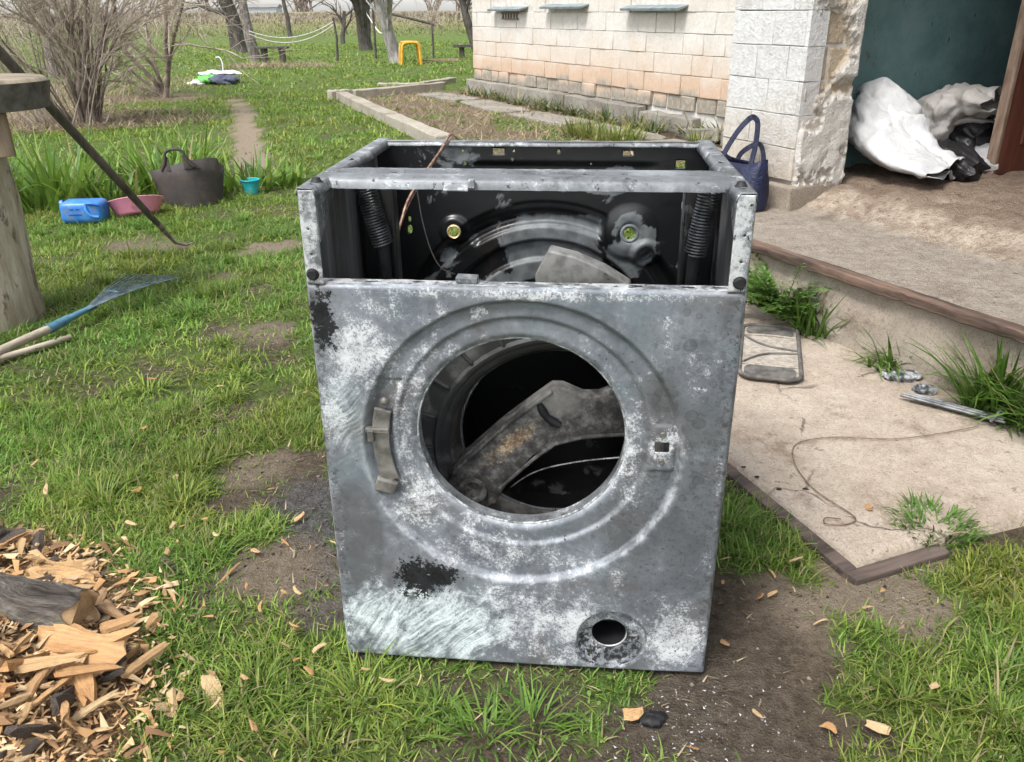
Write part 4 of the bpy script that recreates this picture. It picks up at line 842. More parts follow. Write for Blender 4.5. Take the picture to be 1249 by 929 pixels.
def blades(px, py, pz, h, wd, az, lean, curl, col, seg=3):
    """vectorised grass blades; returns V, F(tri/quad split to tris), C"""
    n = len(px); t = np.linspace(0, 1, seg + 1)
    dx, dy = np.cos(az), np.sin(az); sx, sy = -dy, dx
    V = np.zeros((n, 2 * seg + 1, 3), np.float32); C = np.ones((n, 2 * seg + 1, 4), np.float32)
    for i in range(seg + 1):
        a = lean + curl * t[i]; L = h * t[i]
        ox = L * np.sin(np.clip(a, 0, 1.75)); oz = L * np.cos(np.clip(a, 0, 1.75) * .92)
        cx = px + dx * ox; cy = py + dy * ox; cz = pz + oz
        ww = wd * (1 - t[i] ** 2.2) * .5
        k = (.55 + .6 * t[i])
        if i < seg:
            V[:, 2 * i] = np.stack([cx - sx * ww, cy - sy * ww, cz], 1); V[:, 2 * i + 1] = np.stack([cx + sx * ww, cy + sy * ww, cz], 1)
            C[:, 2 * i, :3] = col; C[:, 2 * i + 1, :3] = col
        else:
            V[:, 2 * seg] = np.stack([cx, cy, cz], 1); C[:, 2 * seg, :3] = col * 1.08
    base = (np.arange(n) * (2 * seg + 1))[:, None]; tri = []
    for i in range(seg - 1): b = 2 * i; tri += [[b, b + 1, b + 3], [b, b + 3, b + 2]]
    b = 2 * (seg - 1); tri += [[b, b + 1, b + 2]]
    F = (base[:, :, None] + np.array(tri)[None]).reshape(-1, 3)
    return V.reshape(-1, 3), F, C.reshape(-1, 4)
def blade_mesh(name, parts, mat):
    V = np.concatenate([p[0] for p in parts]); C = np.concatenate([p[2] for p in parts]); off = 0; Fs = []
    for p in parts: Fs.append(p[1] + off); off += len(p[0])
    me = mesh_np(name, V, np.concatenate(Fs), mat, True); attr(me, 'tint', C, 'COL'); return me

GREENS = np.array([[.08, .15, .023], [.13, .222, .034], [.178, .275, .047], [.24, .315, .068], [.12, .19, .042]])
def grass_cols(n, x, y, dryness=.07):
    k = rng.integers(0, len(GREENS), n); c = GREENS[k] * rng.uniform(.75, 1.2, (n, 1))
    patch = fbm(x * 2.2, y * 2.2, 77)[:, None]; p2_ = fbm(x * 9, y * 9, 79)[:, None]; c = c * (.30 + .75 * patch + .75 * p2_)
    c[:, 0] *= 1 + .9 * (fbm(x * 3.1, y * 3.1, 78) - .45)
    d = rng.random(n) < dryness; c[d] = np.array([.30, .25, .13]) * rng.uniform(.6, 1.2, (d.sum(), 1)); return c
def scatter(n, ylo, yhi, margin=.12, xlim=None):
    """points over the ground the lens can see between two depths, evenly by area, thinned by the turf mask"""
    y = np.sqrt(rng.uniform(ylo ** 2, yhi ** 2, n)); half = .70 * y + .25 + margin; x = rng.uniform(-1, 1, n) * half
    m = np.ones(n, bool)
    return x[m], y[m]
def clumped(n, ylo, yhi, per, rad, margin=.12):
    cx, cy = scatter(max(1, n // per), ylo, yhi, margin); cs = rng.uniform(.5, 1.4, len(cx)); a = rng.uniform(0, 2 * pi, n); k = rng.integers(0, len(cx), n)
    r = rad * cs[k] * np.sqrt(rng.random(n)); return cx[k] + r * np.cos(a), cy[k] + r * np.sin(a), a, r / rad, cs[k]
def turf(n, ylo, yhi, per, rad, hmean, wmean, seg, dryness):
    x, y, a, rr, cs = clumped(n, ylo, yhi, per, rad); d = grass_density(x, y); keep = rng.random(n) < d * 1.15
    x, y, a, rr, cs, d = [q[keep] for q in (x, y, a, rr, cs, d)]; m = len(x)
    h = hmean * rng.uniform(.45, 1.35, m) * (.55 + .55 * d) * (.7 + .4 * cs); wd = wmean * rng.uniform(.6, 1.35, m)
    mx, my = w2m(x, y); nearm = (np.abs(mx) < .36) & (my > -.10) & (my < .5); h = np.where(nearm, h * .75, h)
    az = a + rng.normal(0, .9, m); lean = np.clip(rng.normal(.35, .25, m) + .3 * rr, 0, 1.2); curl = np.abs(rng.normal(.55, .4, m))
    return blades(x, y, ground_h(x, y) - .004, h, wd, az, lean, curl, grass_cols(m, x, y, dryness), seg)
parts = [turf(165000, .62, 2.1, 16, .035, .036, .0028, 3, .13), turf(165000, 2.1, 5.0, 16, .05, .038, .0045, 2, .10), turf(110000, 5.0, 12, 14, .10, .050, .010, 2, .09), turf(75000, 12, 30, 10, .25, .06, .026, 2, .06)]
# bigger tufts
tx, ty = scatter(420, .7, 6.0); td = grass_density(tx, ty); kk = td > .45; tx, ty = tx[kk], ty[kk]
extra = [(-.76, 1.73), (-.78, 1.72), (-.52, 2.1), (-.46, 2.2), (-.6, 2.2), (-.05, .93), (.03, .95), (-.16, .95), (.80, 1.05), (.9, 1.0), (.75, .95), (-.12, .98), (-.3, .9), (-.25, 1.0), (-.42, 1.02), (-1.5, 2.85), (-1.42, 2.9)]
tx = np.concatenate([tx] + [np.array([e[0]]) for e in extra]); ty = np.concatenate([ty] + [np.array([e[1]]) for e in extra])
k = np.repeat(np.arange(len(tx)), 75); n = len(k); a = rng.uniform(0, 2 * pi, n); r = .035 * np.sqrt(rng.random(n)) * rng.uniform(.6, 1.3, len(tx))[k]
x = tx[k] + r * np.cos(a); y = ty[k] + r * np.sin(a); ok = grass_density(x, y) > .05; x, y, a, r = x[ok], y[ok], a[ok], r[ok]; n = len(x)
hh = rng.uniform(.035, .10, len(tx))[k][ok] * rng.uniform(.5, 1.1, n)
parts.append(blades(x, y, ground_h(x, y) - .004, hh, rng.uniform(.002, .0045, n), a + rng.normal(0, .5, n), np.clip(r / .035 * .5 + rng.normal(.1, .15, n), 0, 1), np.abs(rng.normal(.7, .35, n)), grass_cols(n, x, y, .05) * .9, 4))
tag(link('lawn_grass', blade_mesh('lawn_grass', parts, M_blade)), 'short tufted green lawn grass covering the yard', 'grass', None, 'stuff')

# small broad-leaved weeds and clover among the grass
n = 15000; x, y = scatter(n, .65, 5); d = grass_density(x, y) * sstep(.47, .58, fbm(x * 3.4, y * 3.4, 88)); kk = rng.random(n) < d * 1.2; x, y = x[kk], y[kk]; n = len(x)
V = []; az = rng.uniform(0, 2 * pi, n); s_ = rng.uniform(.0025, .006, n); ti = rng.normal(0, .35, (n, 2)); z = ground_h(x, y) + rng.uniform(.008, .034, n)
oct_ = np.array([(cos(q), sin(q)) for q in np.linspace(0, 2 * pi, 7)[:-1]])
P = np.zeros((n, 6, 3)); 
for i in range(6):
    lx, ly = oct_[i] * np.array([1, .7]); gx_ = (lx * np.cos(az) - ly * np.sin(az)) * s_; gy_ = (lx * np.sin(az) + ly * np.cos(az)) * s_
    P[:, i] = np.stack([x + gx_, y + gy_, z + gx_ * ti[:, 0] + gy_ * ti[:, 1]], 1)
F = np.arange(n * 6).reshape(n, 6); me = mesh_np('clover_leaves', P.reshape(-1, 3), F, M_blade)
cc = np.ones((n, 6, 4)); cc[:, :, :3] = (np.array([.095, .16, .034]) * rng.uniform(.55, 1.5, (n, 1)))[:, None]; attr(me, 'tint', cc.reshape(-1, 4), 'COL')
tag(link('clover_leaves', me), 'small round clover leaves scattered through the lawn', 'clover', None, 'stuff')

# dry stalks lying on the bed and under the shrubs
def litter(n, fn, hz=(.05, .16), wz=(.004, .010)):
    x, y = fn(n); m = len(x); az = rng.uniform(0, 2 * pi, m); L = rng.uniform(*hz, m)
    c = np.array([.34, .27, .18]) * rng.uniform(.45, 1.25, (m, 1)); return blades(x, y, ground_h(x, y) + .004, L, rng.uniform(*wz, m), az, rng.uniform(1.1, 1.5, m), rng.uniform(-.2, .35, m), c, 2)
def in_bed(n):
    x = rng.uniform(-2.4, 2.2, n); y = rng.uniform(5.0, 12.2, n); k = inpoly(x, y, BED) ; hx, hy = w2h(x, y); k &= (hy < -.35); return x[k], y[k]
def in_shrub(n):
    a = rng.uniform(0, 2 * pi, n); r = np.sqrt(rng.random(n)); return -4.6 + 1.6 * r * np.cos(a), 8.8 + 1.0 * r * np.sin(a)
def in_left(n): return rng.uniform(-11, -4.5, n), rng.uniform(7.5, 14.5, n)
def in_heap(n):
    a = rng.uniform(0, 2 * pi, n); r = np.sqrt(rng.random(n)); return -4.6 + 1.2 * r * np.cos(a), 17.6 + .8 * r * np.sin(a)
def in_near(n): x, y = scatter(n, .65, 3); return x, y
tag(link('dry_litter', blade_mesh('dry_litter', [litter(9000, in_bed), litter(5000, in_shrub), litter(9000, in_left, (.08, .25)), litter(1600, in_heap, (.08, .25)), litter(2400, in_near, (.006, .028), (.0012, .0035))], M_dry)), 'dry straw coloured stalks and leaf litter on bare soil', 'litter', None, 'stuff')

# dry reeds and rough grass on the far bank
n = 24000; y = rng.uniform(54, 150, n); x = rng.uniform(-1, .35, n) * (y * .75); c = np.array([.27, .235, .185]) * rng.uniform(.6, 1.15, (n, 1)); c[:, 1] *= rng.uniform(.95, 1.05, n)
hb = .14 + .26 * sstep(.5, .65, fbm(x * .06, y * .06, 121)); p1 = blades(x, y, ground_h(x, y), hb * rng.uniform(.5, 1.2, n), rng.uniform(.05, .13, n), rng.uniform(0, 2 * pi, n), rng.uniform(0, .4, n), rng.uniform(0, .5, n), c, 2)
n = 14000; y = rng.uniform(34, 56, n); x = rng.uniform(-1, .3, n) * (y * .75); c = np.array([.19, .20, .09]) * rng.uniform(.55, 1.25, (n, 1))
p2 = blades(x, y, ground_h(x, y), rng.uniform(.05, .18, n) * sstep(34, 42, y), rng.uniform(.03, .06, n), rng.uniform(0, 2 * pi, n), rng.uniform(0, .6, n), rng.uniform(0, .6, n), c, 2)
tag(link('far_reeds', blade_mesh('far_reeds', [p1, p2], M_dry)), 'dry straw coloured reeds and rough grass on the far bank', 'reeds', None, 'stuff')

# clods and grit on the bare soil
n = 26000; x, y = scatter(n, .65, 3.2); d = grass_density(x, y); sa, sb = slabco(x, y); hx, hy = w2h(x, y); mx, my = w2m(x, y)
k = (d < .34) & ~((sa > -.02) & (sb > -.02) & (sb < 1.8)) & (hy < -2.85) & ~((np.abs(mx) < .31) & (my > -.01) & (my < .48)) & (pile_h(x, y) < .012) & (rng.random(n) < .75); x, y = x[k], y[k]; n = len(x)
s_ = rng.uniform(.0008, .0042, n) * rng.choice([.6, 1, 1.6], n, p=[.5, .4, .1]); z = ground_h(x, y) + s_ * .2; T = np.array([(1, 0, 0), (0, 1, 0), (-1, 0, 0), (0, -1, 0), (0, 0, .8), (0, 0, -.6)]); P = T[None] * s_[:, None, None] * rng.uniform(.6, 1.3, (n, 6, 1)); az = rng.uniform(0, 2 * pi, n)
P = np.stack([P[:, :, 0] * np.cos(az)[:, None] - P[:, :, 1] * np.sin(az)[:, None] + x[:, None], P[:, :, 0] * np.sin(az)[:, None] + P[:, :, 1] * np.cos(az)[:, None] + y[:, None], P[:, :, 2] + z[:, None]], 2)
F = (np.arange(n)[:, None, None] * 6 + np.array([(0, 1, 4), (1, 2, 4), (2, 3, 4), (3, 0, 4), (1, 0, 5), (2, 1, 5), (3, 2, 5), (0, 3, 5)])[None]).reshape(-1, 3)
N = NB('soil_clods', .95, 0, .1); N.col(N.attr('tint', 'Color')); me = mesh_np('soil_clods', P.reshape(-1, 3), F, N.m); cc = np.ones((n, 6, 4)); cc[:, :, :3] = (np.array([[.075, .06, .046], [.13, .108, .085], [.2, .17, .135], [.045, .038, .032]])[rng.integers(0, 4, n)] * rng.uniform(.7, 1.2, (n, 1)))[:, None]; attr(me, 'tint', cc.reshape(-1, 4), 'COL')
tag(link('soil_clods', me), 'small clods and grit lying on the bare soil', 'soil', None, 'stuff')

# ------------------------------------------------------------------ leafy plants
def strap_plant(name, loc, n, h, spread, wd, cols, label, cat='plant', group=None, lean=.22, curl=.5, seg=5, dry=.03, away=False):
    a = rng.uniform(0, 2 * pi, n); r = spread * np.sqrt(rng.random(n)); x = r * np.cos(a); y = r * np.sin(a)
    c = np.array(cols)[rng.integers(0, len(cols), n)] * rng.uniform(.7, 1.25, (n, 1)); dd = rng.random(n) < dry; c[dd] = (.33, .27, .14)
    az = a + rng.normal(0, .8, n)
    if away: fl = np.cos(az) * HI[0] + np.sin(az) * HI[1] > .0; az = np.where(fl, az + pi, az)
    p = blades(x, y, np.zeros(n) - .01, h * rng.uniform(.5, 1.1, n), wd * rng.uniform(.6, 1.3, n), az, np.clip(rng.normal(lean, .15, n) + .3 * r / spread, 0, 1.2), np.abs(rng.normal(curl, .3, n)), c, seg)
    return tag(link(name, blade_mesh(name, [p], M_leaf), None, loc), label, cat, group)
IR = [(.11, .21, .035), (.16, .27, .05), (.08, .16, .035), (.21, .30, .07)]
ir = [(-2.62, 4.75, 150, .42, .24, 'iris leaf clump standing behind the blue canister'), (-2.98, 4.55, 110, .36, .2, 'iris leaf clump at the picture edge beside the blue canister'), (-2.28, 4.75, 60, .26, .14, 'low iris leaves between blue canister and pink basin'),
      (-2.15, 5.15, 130, .36, .2, 'tall iris leaf clump behind the pink basin'), (-2.15, 5.65, 90, .34, .15, 'bright iris leaf clump farther back behind the pink basin'), (-1.62, 5.2, 70, .24, .16, 'iris leaves behind the dark rubber tub'), (-1.45, 5.35, 40, .2, .1, 'iris leaves beside the turquoise cup')]
for (x, y, n, h, s_, l) in ir: strap_plant('iris_clump', (x, y, float(ground_h(np.array([x]), np.array([y]))[0])), int(n * 1.1), h * 1.1, s_ * 1.1, .022, IR, l, 'plant', 'iris clumps beside the path', .12, .35)
DG = [(.06, .13, .024), (.085, .17, .032), (.12, .21, .045)]
for (x, y, n, h, s_, l, wd) in [(1.065, 2.615, 120, .22, .08, 'dark grass tuft at the step beside the feathery weed', .009), (1.19, 2.325, 60, .15, .07, 'sprawling grass tuft behind the grey foil scrap', .008), (1.35, 2.04, 170, .25, .09, 'tall grass tuft against the step at the picture edge', .011), (1.42, 1.86, 170, .24, .09, 'dense grass tuft below the step near the rods', .011), (1.36, 1.95, 50, .11, .05, 'low grass tuft at the clip end of the rods', .007), (.885, 1.455, 260, .055, .075, 'low grass tuft on the front edge of the concrete slab', .0045)]:
    if h > .1: x, y, s_ = x - .05, y - .025, s_ * .8
    strap_plant('grass_tuft', (x, y, .012), n, h, s_, wd, DG, l, 'grass tuft', 'grass tufts along the step', .12 if h < .1 else .3 if h < .2 else .15, .7 if h < .2 else .4, 5, .03, h > .1)
YG = [(.17, .20, .05), (.12, .17, .04), (.25, .23, .08)]
for (x, y, n, h, s_, l) in [(.63, 7.35, 190, .22, .16, 'yellowish grass tuft in the bed behind the machine'), (.88, 6.95, 240, .22, .2, 'larger yellowish grass tuft nearest the machine top'), (1.50, 6.75, 60, .2, .07, 'small green tuft by the broken blocks')]:
    strap_plant('grass_tuft', (x, y, .0), n, h, s_, .012, YG, l, 'grass tuft', 'tufts in the bed', .2, .35)
# weeds along the wall foot
for k in range(16):
    hx = [.25, .5, .9, 1.3, 1.75, 2.2, 2.5, 2.9, 3.3, 3.7, 4.1, 4.4, 4.75, 5.15, 5.6, 6.0][k]; hy = -.17 - .1 * random.random(); X, Y = h2w(hx, hy)
    if k > 11: hy = -.10; X, Y = h2w(hx, hy)
    strap_plant('wall_weed', (X, Y, .01), 60, .16 + .1 * random.random(), .10, .016, [(.05, .085, .035), (.085, .11, .055), (.16, .15, .1)], 'low grey green weed at the wall foot, %s from the far house corner' % ORD[k], 'weed', 'weeds along the wall foot', .4, .6, 3, .2)
# feathery weed at the step
def feather(loc, n, h, label):
    P = []
    for i in range(n):
        a = rng.uniform(0, 2 * pi); le = rng.uniform(.1, .75)
        if cos(a) * HI[0] + sin(a) * HI[1] > .1: a += pi
        L = h * rng.uniform(.6, 1.1); m = 30; t = np.repeat(np.linspace(.2, 1, m // 2), 2)
        lx = L * t * np.sin(le + .4 * t); lz = L * t * np.cos(le + .4 * t); sd = np.tile([1., -1.], m // 2); px = lx * cos(a) + rng.normal(0, .004, m); py = lx * sin(a) + rng.normal(0, .004, m)
        c = np.array([.125, .225, .06]) * rng.uniform(.7, 1.3, (m, 1)); P.append(blades(px, py, lz - .01, .05 * (1.15 - t) + .012, np.full(m, .011), a + sd * rng.uniform(.7, 1.2, m), np.full(m, .9) + rng.normal(0, .2, m), np.full(m, .4), c, 2))
        P.append(blades(np.array([0.]), np.array([0.]), np.array([-.01]), np.array([L]), np.array([.004]), np.array([a]), np.array([le]), np.array([.4]), np.array([[.12, .19, .06]]), 3))
    return tag(link('feathery_weed', blade_mesh('feathery_weed', P, M_leaf), None, loc), label, 'weed')
feather((.945, 2.715, .012), 55, .28, 'pale green feathery weed growing at the foot of the step')
strap_plant('daffodil', (-3.15, 6.3, 0), 30, .25, .06, .012, [(.05, .12, .05), (.08, .15, .06)], 'daffodil leaves under the wooden stool rim', 'plant', None, .2, .4)

# ------------------------------------------------------------------ bare trees and shrubs
def grow(p, d, L, r, lev, out, kids, gnarl=.35, taper=.55, up=.15, ang=(.4, .9)):
    n = 6; pts = [Vector(p)]; d = Vector(d).normalized(); rad = [r]
    for i in range(n):
        d = (d + Vector((random.gauss(0, gnarl), random.gauss(0, gnarl), random.gauss(0, gnarl) + up)) * .35).normalized(); pts.append(pts[-1] + d * (L / n)); rad.append(r * (1 - (1 - taper) * (i + 1) / n))
    out.append((pts, rad, lev))
    if lev <= 0: return
    for k in range(kids[min(lev, len(kids) - 1)]):
        i = random.randint(2, n); q = Vector((random.gauss(0, 1), random.gauss(0, 1), random.gauss(0, 1))).cross(d).normalized(); a = random.uniform(*ang)
        grow(pts[i], d * cos(a) + q * sin(a), L * random.uniform(.5, .8), rad[i] * random.uniform(.45, .7), lev - 1, out, kids, gnarl, taper, up, ang)
def tree(name, loc, stems, label, mats, kids=(0, 3, 4, 4), lev=3, gnarl=.35, ang=(.4, .9), up=.15, cat='tree', trunk_n=1, group=None):
    root = empty(name, (*loc[:2], 0)); tag(root, label, cat, group); tr = MB(); cr = MB()
    for (p, d, L, r) in stems:
        out = []; grow(p, d, L, r, lev, out, kids, gnarl, .6, up, ang)
        for pts, rad, l in out:
            if l == lev: tr.tube([pts[0] + Vector((0, 0, -.08))] + pts, [rad[0] * 1.25] + rad, 8)
            else: cr.tube(pts, rad, 5 if l else 4, False)
    tr.obj('trunk', mats[0], root, True); cr.obj('crown', mats[1], root, True); return root
M_bark = streak('grey_bark', (.06, .052, .045), (.20, .18, .16), (1, 1, 5), 30, .9, .8, .02)
M_barkd = streak('dark_bark', (.035, .031, .028), (.12, .105, .092), (1, 1, 5), 30, .9, .8, .02)
M_barkp = streak('pale_bark', (.14, .13, .12), (.36, .345, .33), (1, 1, 4), 22, .9, .8, .02)
M_twig = simple('tan_twigs', (.24, .195, .155), (.46, .395, .325), 8, .9)
M_stem = simple('brown_shrub_stems', (.11, .085, .07), (.29, .235, .2), 9, .9)
random.seed(21)
st = []
for k in range(13):
    a = random.uniform(0, 2 * pi); r = random.uniform(0, .12); le = random.uniform(.02, .2); st.append(((r * cos(a), r * sin(a), 0), (cos(a) * le, sin(a) * le, 1), random.uniform(.9, 1.4), random.uniform(.02, .034)))
for k in range(16):
    a = random.uniform(0, 2 * pi); r = random.uniform(.05, .16); le = random.uniform(.15, .45); st.append(((r * cos(a), r * sin(a), 0), (cos(a) * le, sin(a) * le, 1), random.uniform(.8, 1.4), random.uniform(.007, .014)))
tree('bare_shrub', (-4.22, 8.55), st, 'large bare shrub with a thick bundle of brown stems', (M_stem, M_twig), (0, 4, 5, 4), 3, .38, (.3, .9), .06, 'shrub')
st = []
for k in range(34):
    a = random.uniform(.75 * pi, 1.5 * pi) if k % 3 else random.uniform(0, 2 * pi); r = random.uniform(.05, .4); le = random.uniform(.2, .8); st.append(((r * cos(a), r * sin(a), 0), (cos(a) * le, sin(a) * le, 1), random.uniform(.6, 1.4), random.uniform(.004, .008)))
tree('bare_shrub', (-4.35, 8.4), st, 'thin tan whips spreading around the foot of the large shrub', (M_twig, M_twig), (0, 3, 3), 2, .3, (.3, .8), .05, 'shrub')
st = [((0, 0, 0), (-.55, -.2, 1), 1.3, .03), ((.03, 0, 0), (.25, .1, 1), 1.4, .036), ((0, .05, 0), (.6, -.1, .9), 1.5, .027), ((-.05, 0, 0), (-.9, .1, .55), 1.2, .02), ((0, 0, .1), (-.1, .3, 1), 1.5, .03), ((.02, .02, 0), (.05, -.3, 1), 1.3, .024), ((-.02, 0, .03), (-.8, -.4, .8), 1.2, .018)]
tree('small_bare_tree', (-4.45, 11.2), st, 'small many stemmed bare tree with tan spreading branches', (M_stem, M_twig), (0, 4, 5, 5), 3, .45, (.35, 1.0), .04)
def orchard(loc, stems, label, mt, mc=None): return tree('orchard_tree', loc, stems, label, (mt, mc or mt), (0, 2, 3, 4), 3, .25, (.4, .9), .05, 'tree', 1, 'bare trees at the back of the yard')
orchard((-3.86, 24), [((0, 0, 0), (-.06, 0, 1), 1.5, .19), ((.0, 0, .25), (.35, .1, 1), 1.6, .13)], 'dark forked tree trunk in the middle distance', M_barkd)
orchard((-2.42, 18.9), [((0, 0, 0), (-.05, 0, 1), 1.6, .145)], 'pale grey tree trunk beside the yellow frame', M_barkp)
orchard((-5.5, 19.2), [((0, 0, 0), (-.22, 0, 1), 1.7, .13)], 'leaning grey tree trunk beside the log bench', M_bark)
orchard((-6.9, 23.0), [((0, 0, 0), (.03, 0, 1), 1.7, .16)], 'dark upright trunk behind the leaning tree', M_barkd)
orchard((-7.7, 25.0), [((0, 0, 0), (-.15, 0, 1), 1.7, .12)], 'thin dark trunk behind the small bare tree', M_barkd)
orchard((-.85, 23.5), [((0, 0, 0), (-.25, 0, 1), 1.4, .13), ((0, 0, .5), (.5, 0, 1), 1.4, .10)], 'dark trunk half hidden by the house corner', M_barkd)
orchard((-8.8, 36.0), [((0, 0, 0), (0, 0, 1), 2.2, .10)], 'slim trunk standing on the far bank', M_barkd)
orchard((-5.5, 29.5), [((0, 0, 0), (.02, 0, 1), 1.0, .085)], 'small dark trunk under the hanging hose', M_barkd)
orchard((-8.0, 15.5), [((0, 0, 0), (.05, 0, 1), 1.7, .12)], 'grey trunk behind the large bare shrub', M_bark)
# low scrub on the bank
random.seed(15)
for k in range(10):
    x = -27 + k * 2.9 + random.uniform(-.8, .8); y = random.uniform(40, 56)
    tree('scrub_bush', (x, y), [((random.gauss(0, .35), random.gauss(0, .3), .1), (random.gauss(0, .7), random.gauss(0, .5), 1), random.uniform(.5, 1.0), .03) for _ in range(8)], 'low tangled scrub bush on the bank, %s from the left' % ORD[k], (M_stem, M_twig), (0, 4, 4), 2, .4, (.4, 1.0), .03, 'bush', 1, 'scrub on the bank')
# far scrub row
random.seed(5)
for k in range(14):
    x = -40 + k * 3.3 + random.uniform(-1.4, 1.4); y = random.uniform(62, 80)
    tree('scrub_bush', (x, y), [((random.gauss(0, .3), random.gauss(0, .3), 1.0), (random.gauss(0, .5), random.gauss(0, .4), 1), random.uniform(1.6, 3.0), .05) for _ in range(14)], 'leafless grey brown bush in the far hedge, %s from the left' % ORD[k], (M_stem, M_stem), (0, 4, 4), 2, .35, (.4, .9), .05, 'bush', 1, 'far hedge bushes')
# ------------------------------------------------------------------ things on the left
M_log = NB('debarked_log', .85); o = M_log.obj(); n2 = M_log.noise(M_log.map(o, (1, 1, .2)), 28, 6, .65); n3 = M_log.noise(M_log.map(o, (1, 1, .4), loc=(3, 2, 1)), 16, 6, .7)
c = M_log.ramp(n2, [(.3, (.21, .175, .125)), (.5, (.37, .325, .255)), (.7, (.5, .46, .385))]); c = M_log.mix(M_log.rng(n3, .57, .64, 0, .85), c, (.11, .085, .06)); c = M_log.mix(M_log.rng(M_log.xyz(o)[2], .0, .22, .5, 0), c, (.17, .135, .09)); M_log.col(c); M_log.bump(n2, .7, .01); M_log = M_log.m
def rough_cyl(name, z0, z1, r0, r1, mat, parent, lean=(0, 0), amp=.05, n=40, m=24, seed=0, cap=True):
    V = []; F = []
    for i in range(m + 1):
        t = i / m; z = z0 + (z1 - z0) * t; r = r0 + (r1 - r0) * t
        for k in range(n):
            q = 2 * pi * k / n; rr = r * (1 + amp * (float(fbm(np.array([cos(q) * 2 + 5 + seed]), np.array([sin(q) * 2 + 5 + t * 3]), seed)[0]) - .5) * 2); V.append((rr * cos(q) + lean[0] * t, rr * sin(q) + lean[1] * t, z))
    for i in range(m):
        for k in range(n): k2 = (k + 1) % n; F.append((i * n + k, i * n + k2, (i + 1) * n + k2, (i + 1) * n + k))
    if cap: F += [tuple(range(n - 1, -1, -1)), tuple(m * n + k for k in range(n))]
    return MB().add(V, F).obj(name, mat, parent, True)
stump = rough_cyl('log_post', -.05, .585, .185, .155, M_log, None, (.03, .0), .06, seed=4); stump.location = (-1.87, 2.80, 0)
tag(stump, 'thick pale debarked log standing upright beside the rake', 'log')
M_seat = streak('weathered_stool_wood', (.05, .046, .04), (.125, .115, .098), (1, 1, 1), 22, .9); M_seattop = streak('grey_worn_seat_top', (.16, .13, .095), (.33, .28, .21), (6, 1, 1), 26, .9); M_leg = streak('stool_leg_wood', (.13, .095, .065), (.28, .215, .15), (1, 1, 6), 30, .85)
stool = empty('round_stool', (-1.735, 2.86, .575)); tag(stool, 'low round wooden stool set on top of the pale log', 'stool')
se = rough_cyl('seat_rim', .145, .228, .200, .212, M_seat, stool, (0, 0), .02, 48, 6, 9)
tp = rough_cyl('seat_top', .2285, .240, .206, .196, M_seattop, stool, (0, 0), .025, 48, 2, 10)
for a in (-46, 112, 232):
    q = radians(a); MB().tube([(cos(q) * .135, sin(q) * .135, .15), (cos(q) * .150, sin(q) * .150, .005)], [.030, .027], 14).obj('leg', M_leg, stool, True, .003)
for a in (-75, -48, -98): q = radians(a); MB().lathe([(0, .004), (.004, .003), (.005, 0)], 10).obj('nail', M_lipm, stool, True, 0, 2, (cos(q) * .206, sin(q) * .206, .185 + .01 * sin(a)), (pi / 2, 0, q + pi / 2))
M_rod = streak('dark_pole_wood', (.045, .038, .030), (.13, .112, .09), (1, 1, 8), 30, .8)
pe = Vector((-1.547, 3.772, .012)); pt = Vector((-1.80, 3.02, .985)); rod = empty('long_pole', pe); tag(rod, 'long dark pole leaning from the ground against the stool', 'pole')
d = pt - pe; MB().tube([d * t for t in (.10, .3, .6, 1.0)], [.012, .0165, .018, .0185], 12).obj('shaft', M_rod, rod, True)
MB().tube([d * .13, d * .07, d * .02, Vector((.03, .02, .0)), Vector((.055, .03, .006))], [.014, .010, .007, .005, .003], 8).obj('hooked_tip', M_rough, rod, True)

# leaf rake
rake = empty('leaf_rake', (-1.533, 2.639, .03)); tag(rake, 'leaf rake with pale handle and blue socket lying in the grass', 'rake')
M_hand = streak('pale_rake_handle', (.22, .185, .135), (.45, .40, .32), (1, 12, 1), 30); M_bluep = simple('chipped_blue_paint', (.04, .11, .16), (.09, .21, .29), 30, .6); M_tine = simple('blue_grey_tine', (.07, .10, .12), (.2, .25, .29), 30, .45, .5)
MB().tube([(-.35, -1.05, .0), (-.16, -.5, .005), (-.01, -.03, .012)], .0145, 12).obj('handle', M_hand, rake, True)
MB().tube([(-.014, -.045, .0125), (.012, .04, .017)], [.0165, .015], 14).tube([(.012, .04, .017), (.05, .15, .025)], [.012, .007], 10).obj('socket', M_bluep, rake, True)
a0 = Vector((.035, .11, .022))
for k in range(10):
    t = k / 9 - .5; e_ = Vector((.16 + .26 * t, .42 - .15 * t, .055 + .03 * t)); mid = a0.lerp(e_, .5) + Vector((0, 0, .012)); ed = (e_ - a0).normalized()
    MB().tube(bez([a0, mid, e_, e_ + ed * .015 + Vector((0, 0, -.022))], 4), .0021, 5).obj('tine', M_tine, rake, True)
MB().tube([a0.lerp(Vector((.04, .53, .06)), .42), a0.lerp(Vector((.125, .47, .075)), .42), a0.lerp(Vector((.21, .41, .09)), .42)], .0035, 6).obj('crossband', M_bluep, rake, True)
MB().box((.015, .06, .02), (.004, .24, .02), Matrix.Rotation(-.3, 3, 'Z')).obj('stay', M_bluep, rake, False, .001)
tag(MB().tube(bez([(-1.72, 2.28, .02), (-1.58, 2.42, .022), (-1.47, 2.58, .02)]), .010, 8).obj('stick', M_twig, None, True), 'short grey stick lying under the rake handle', 'stick')

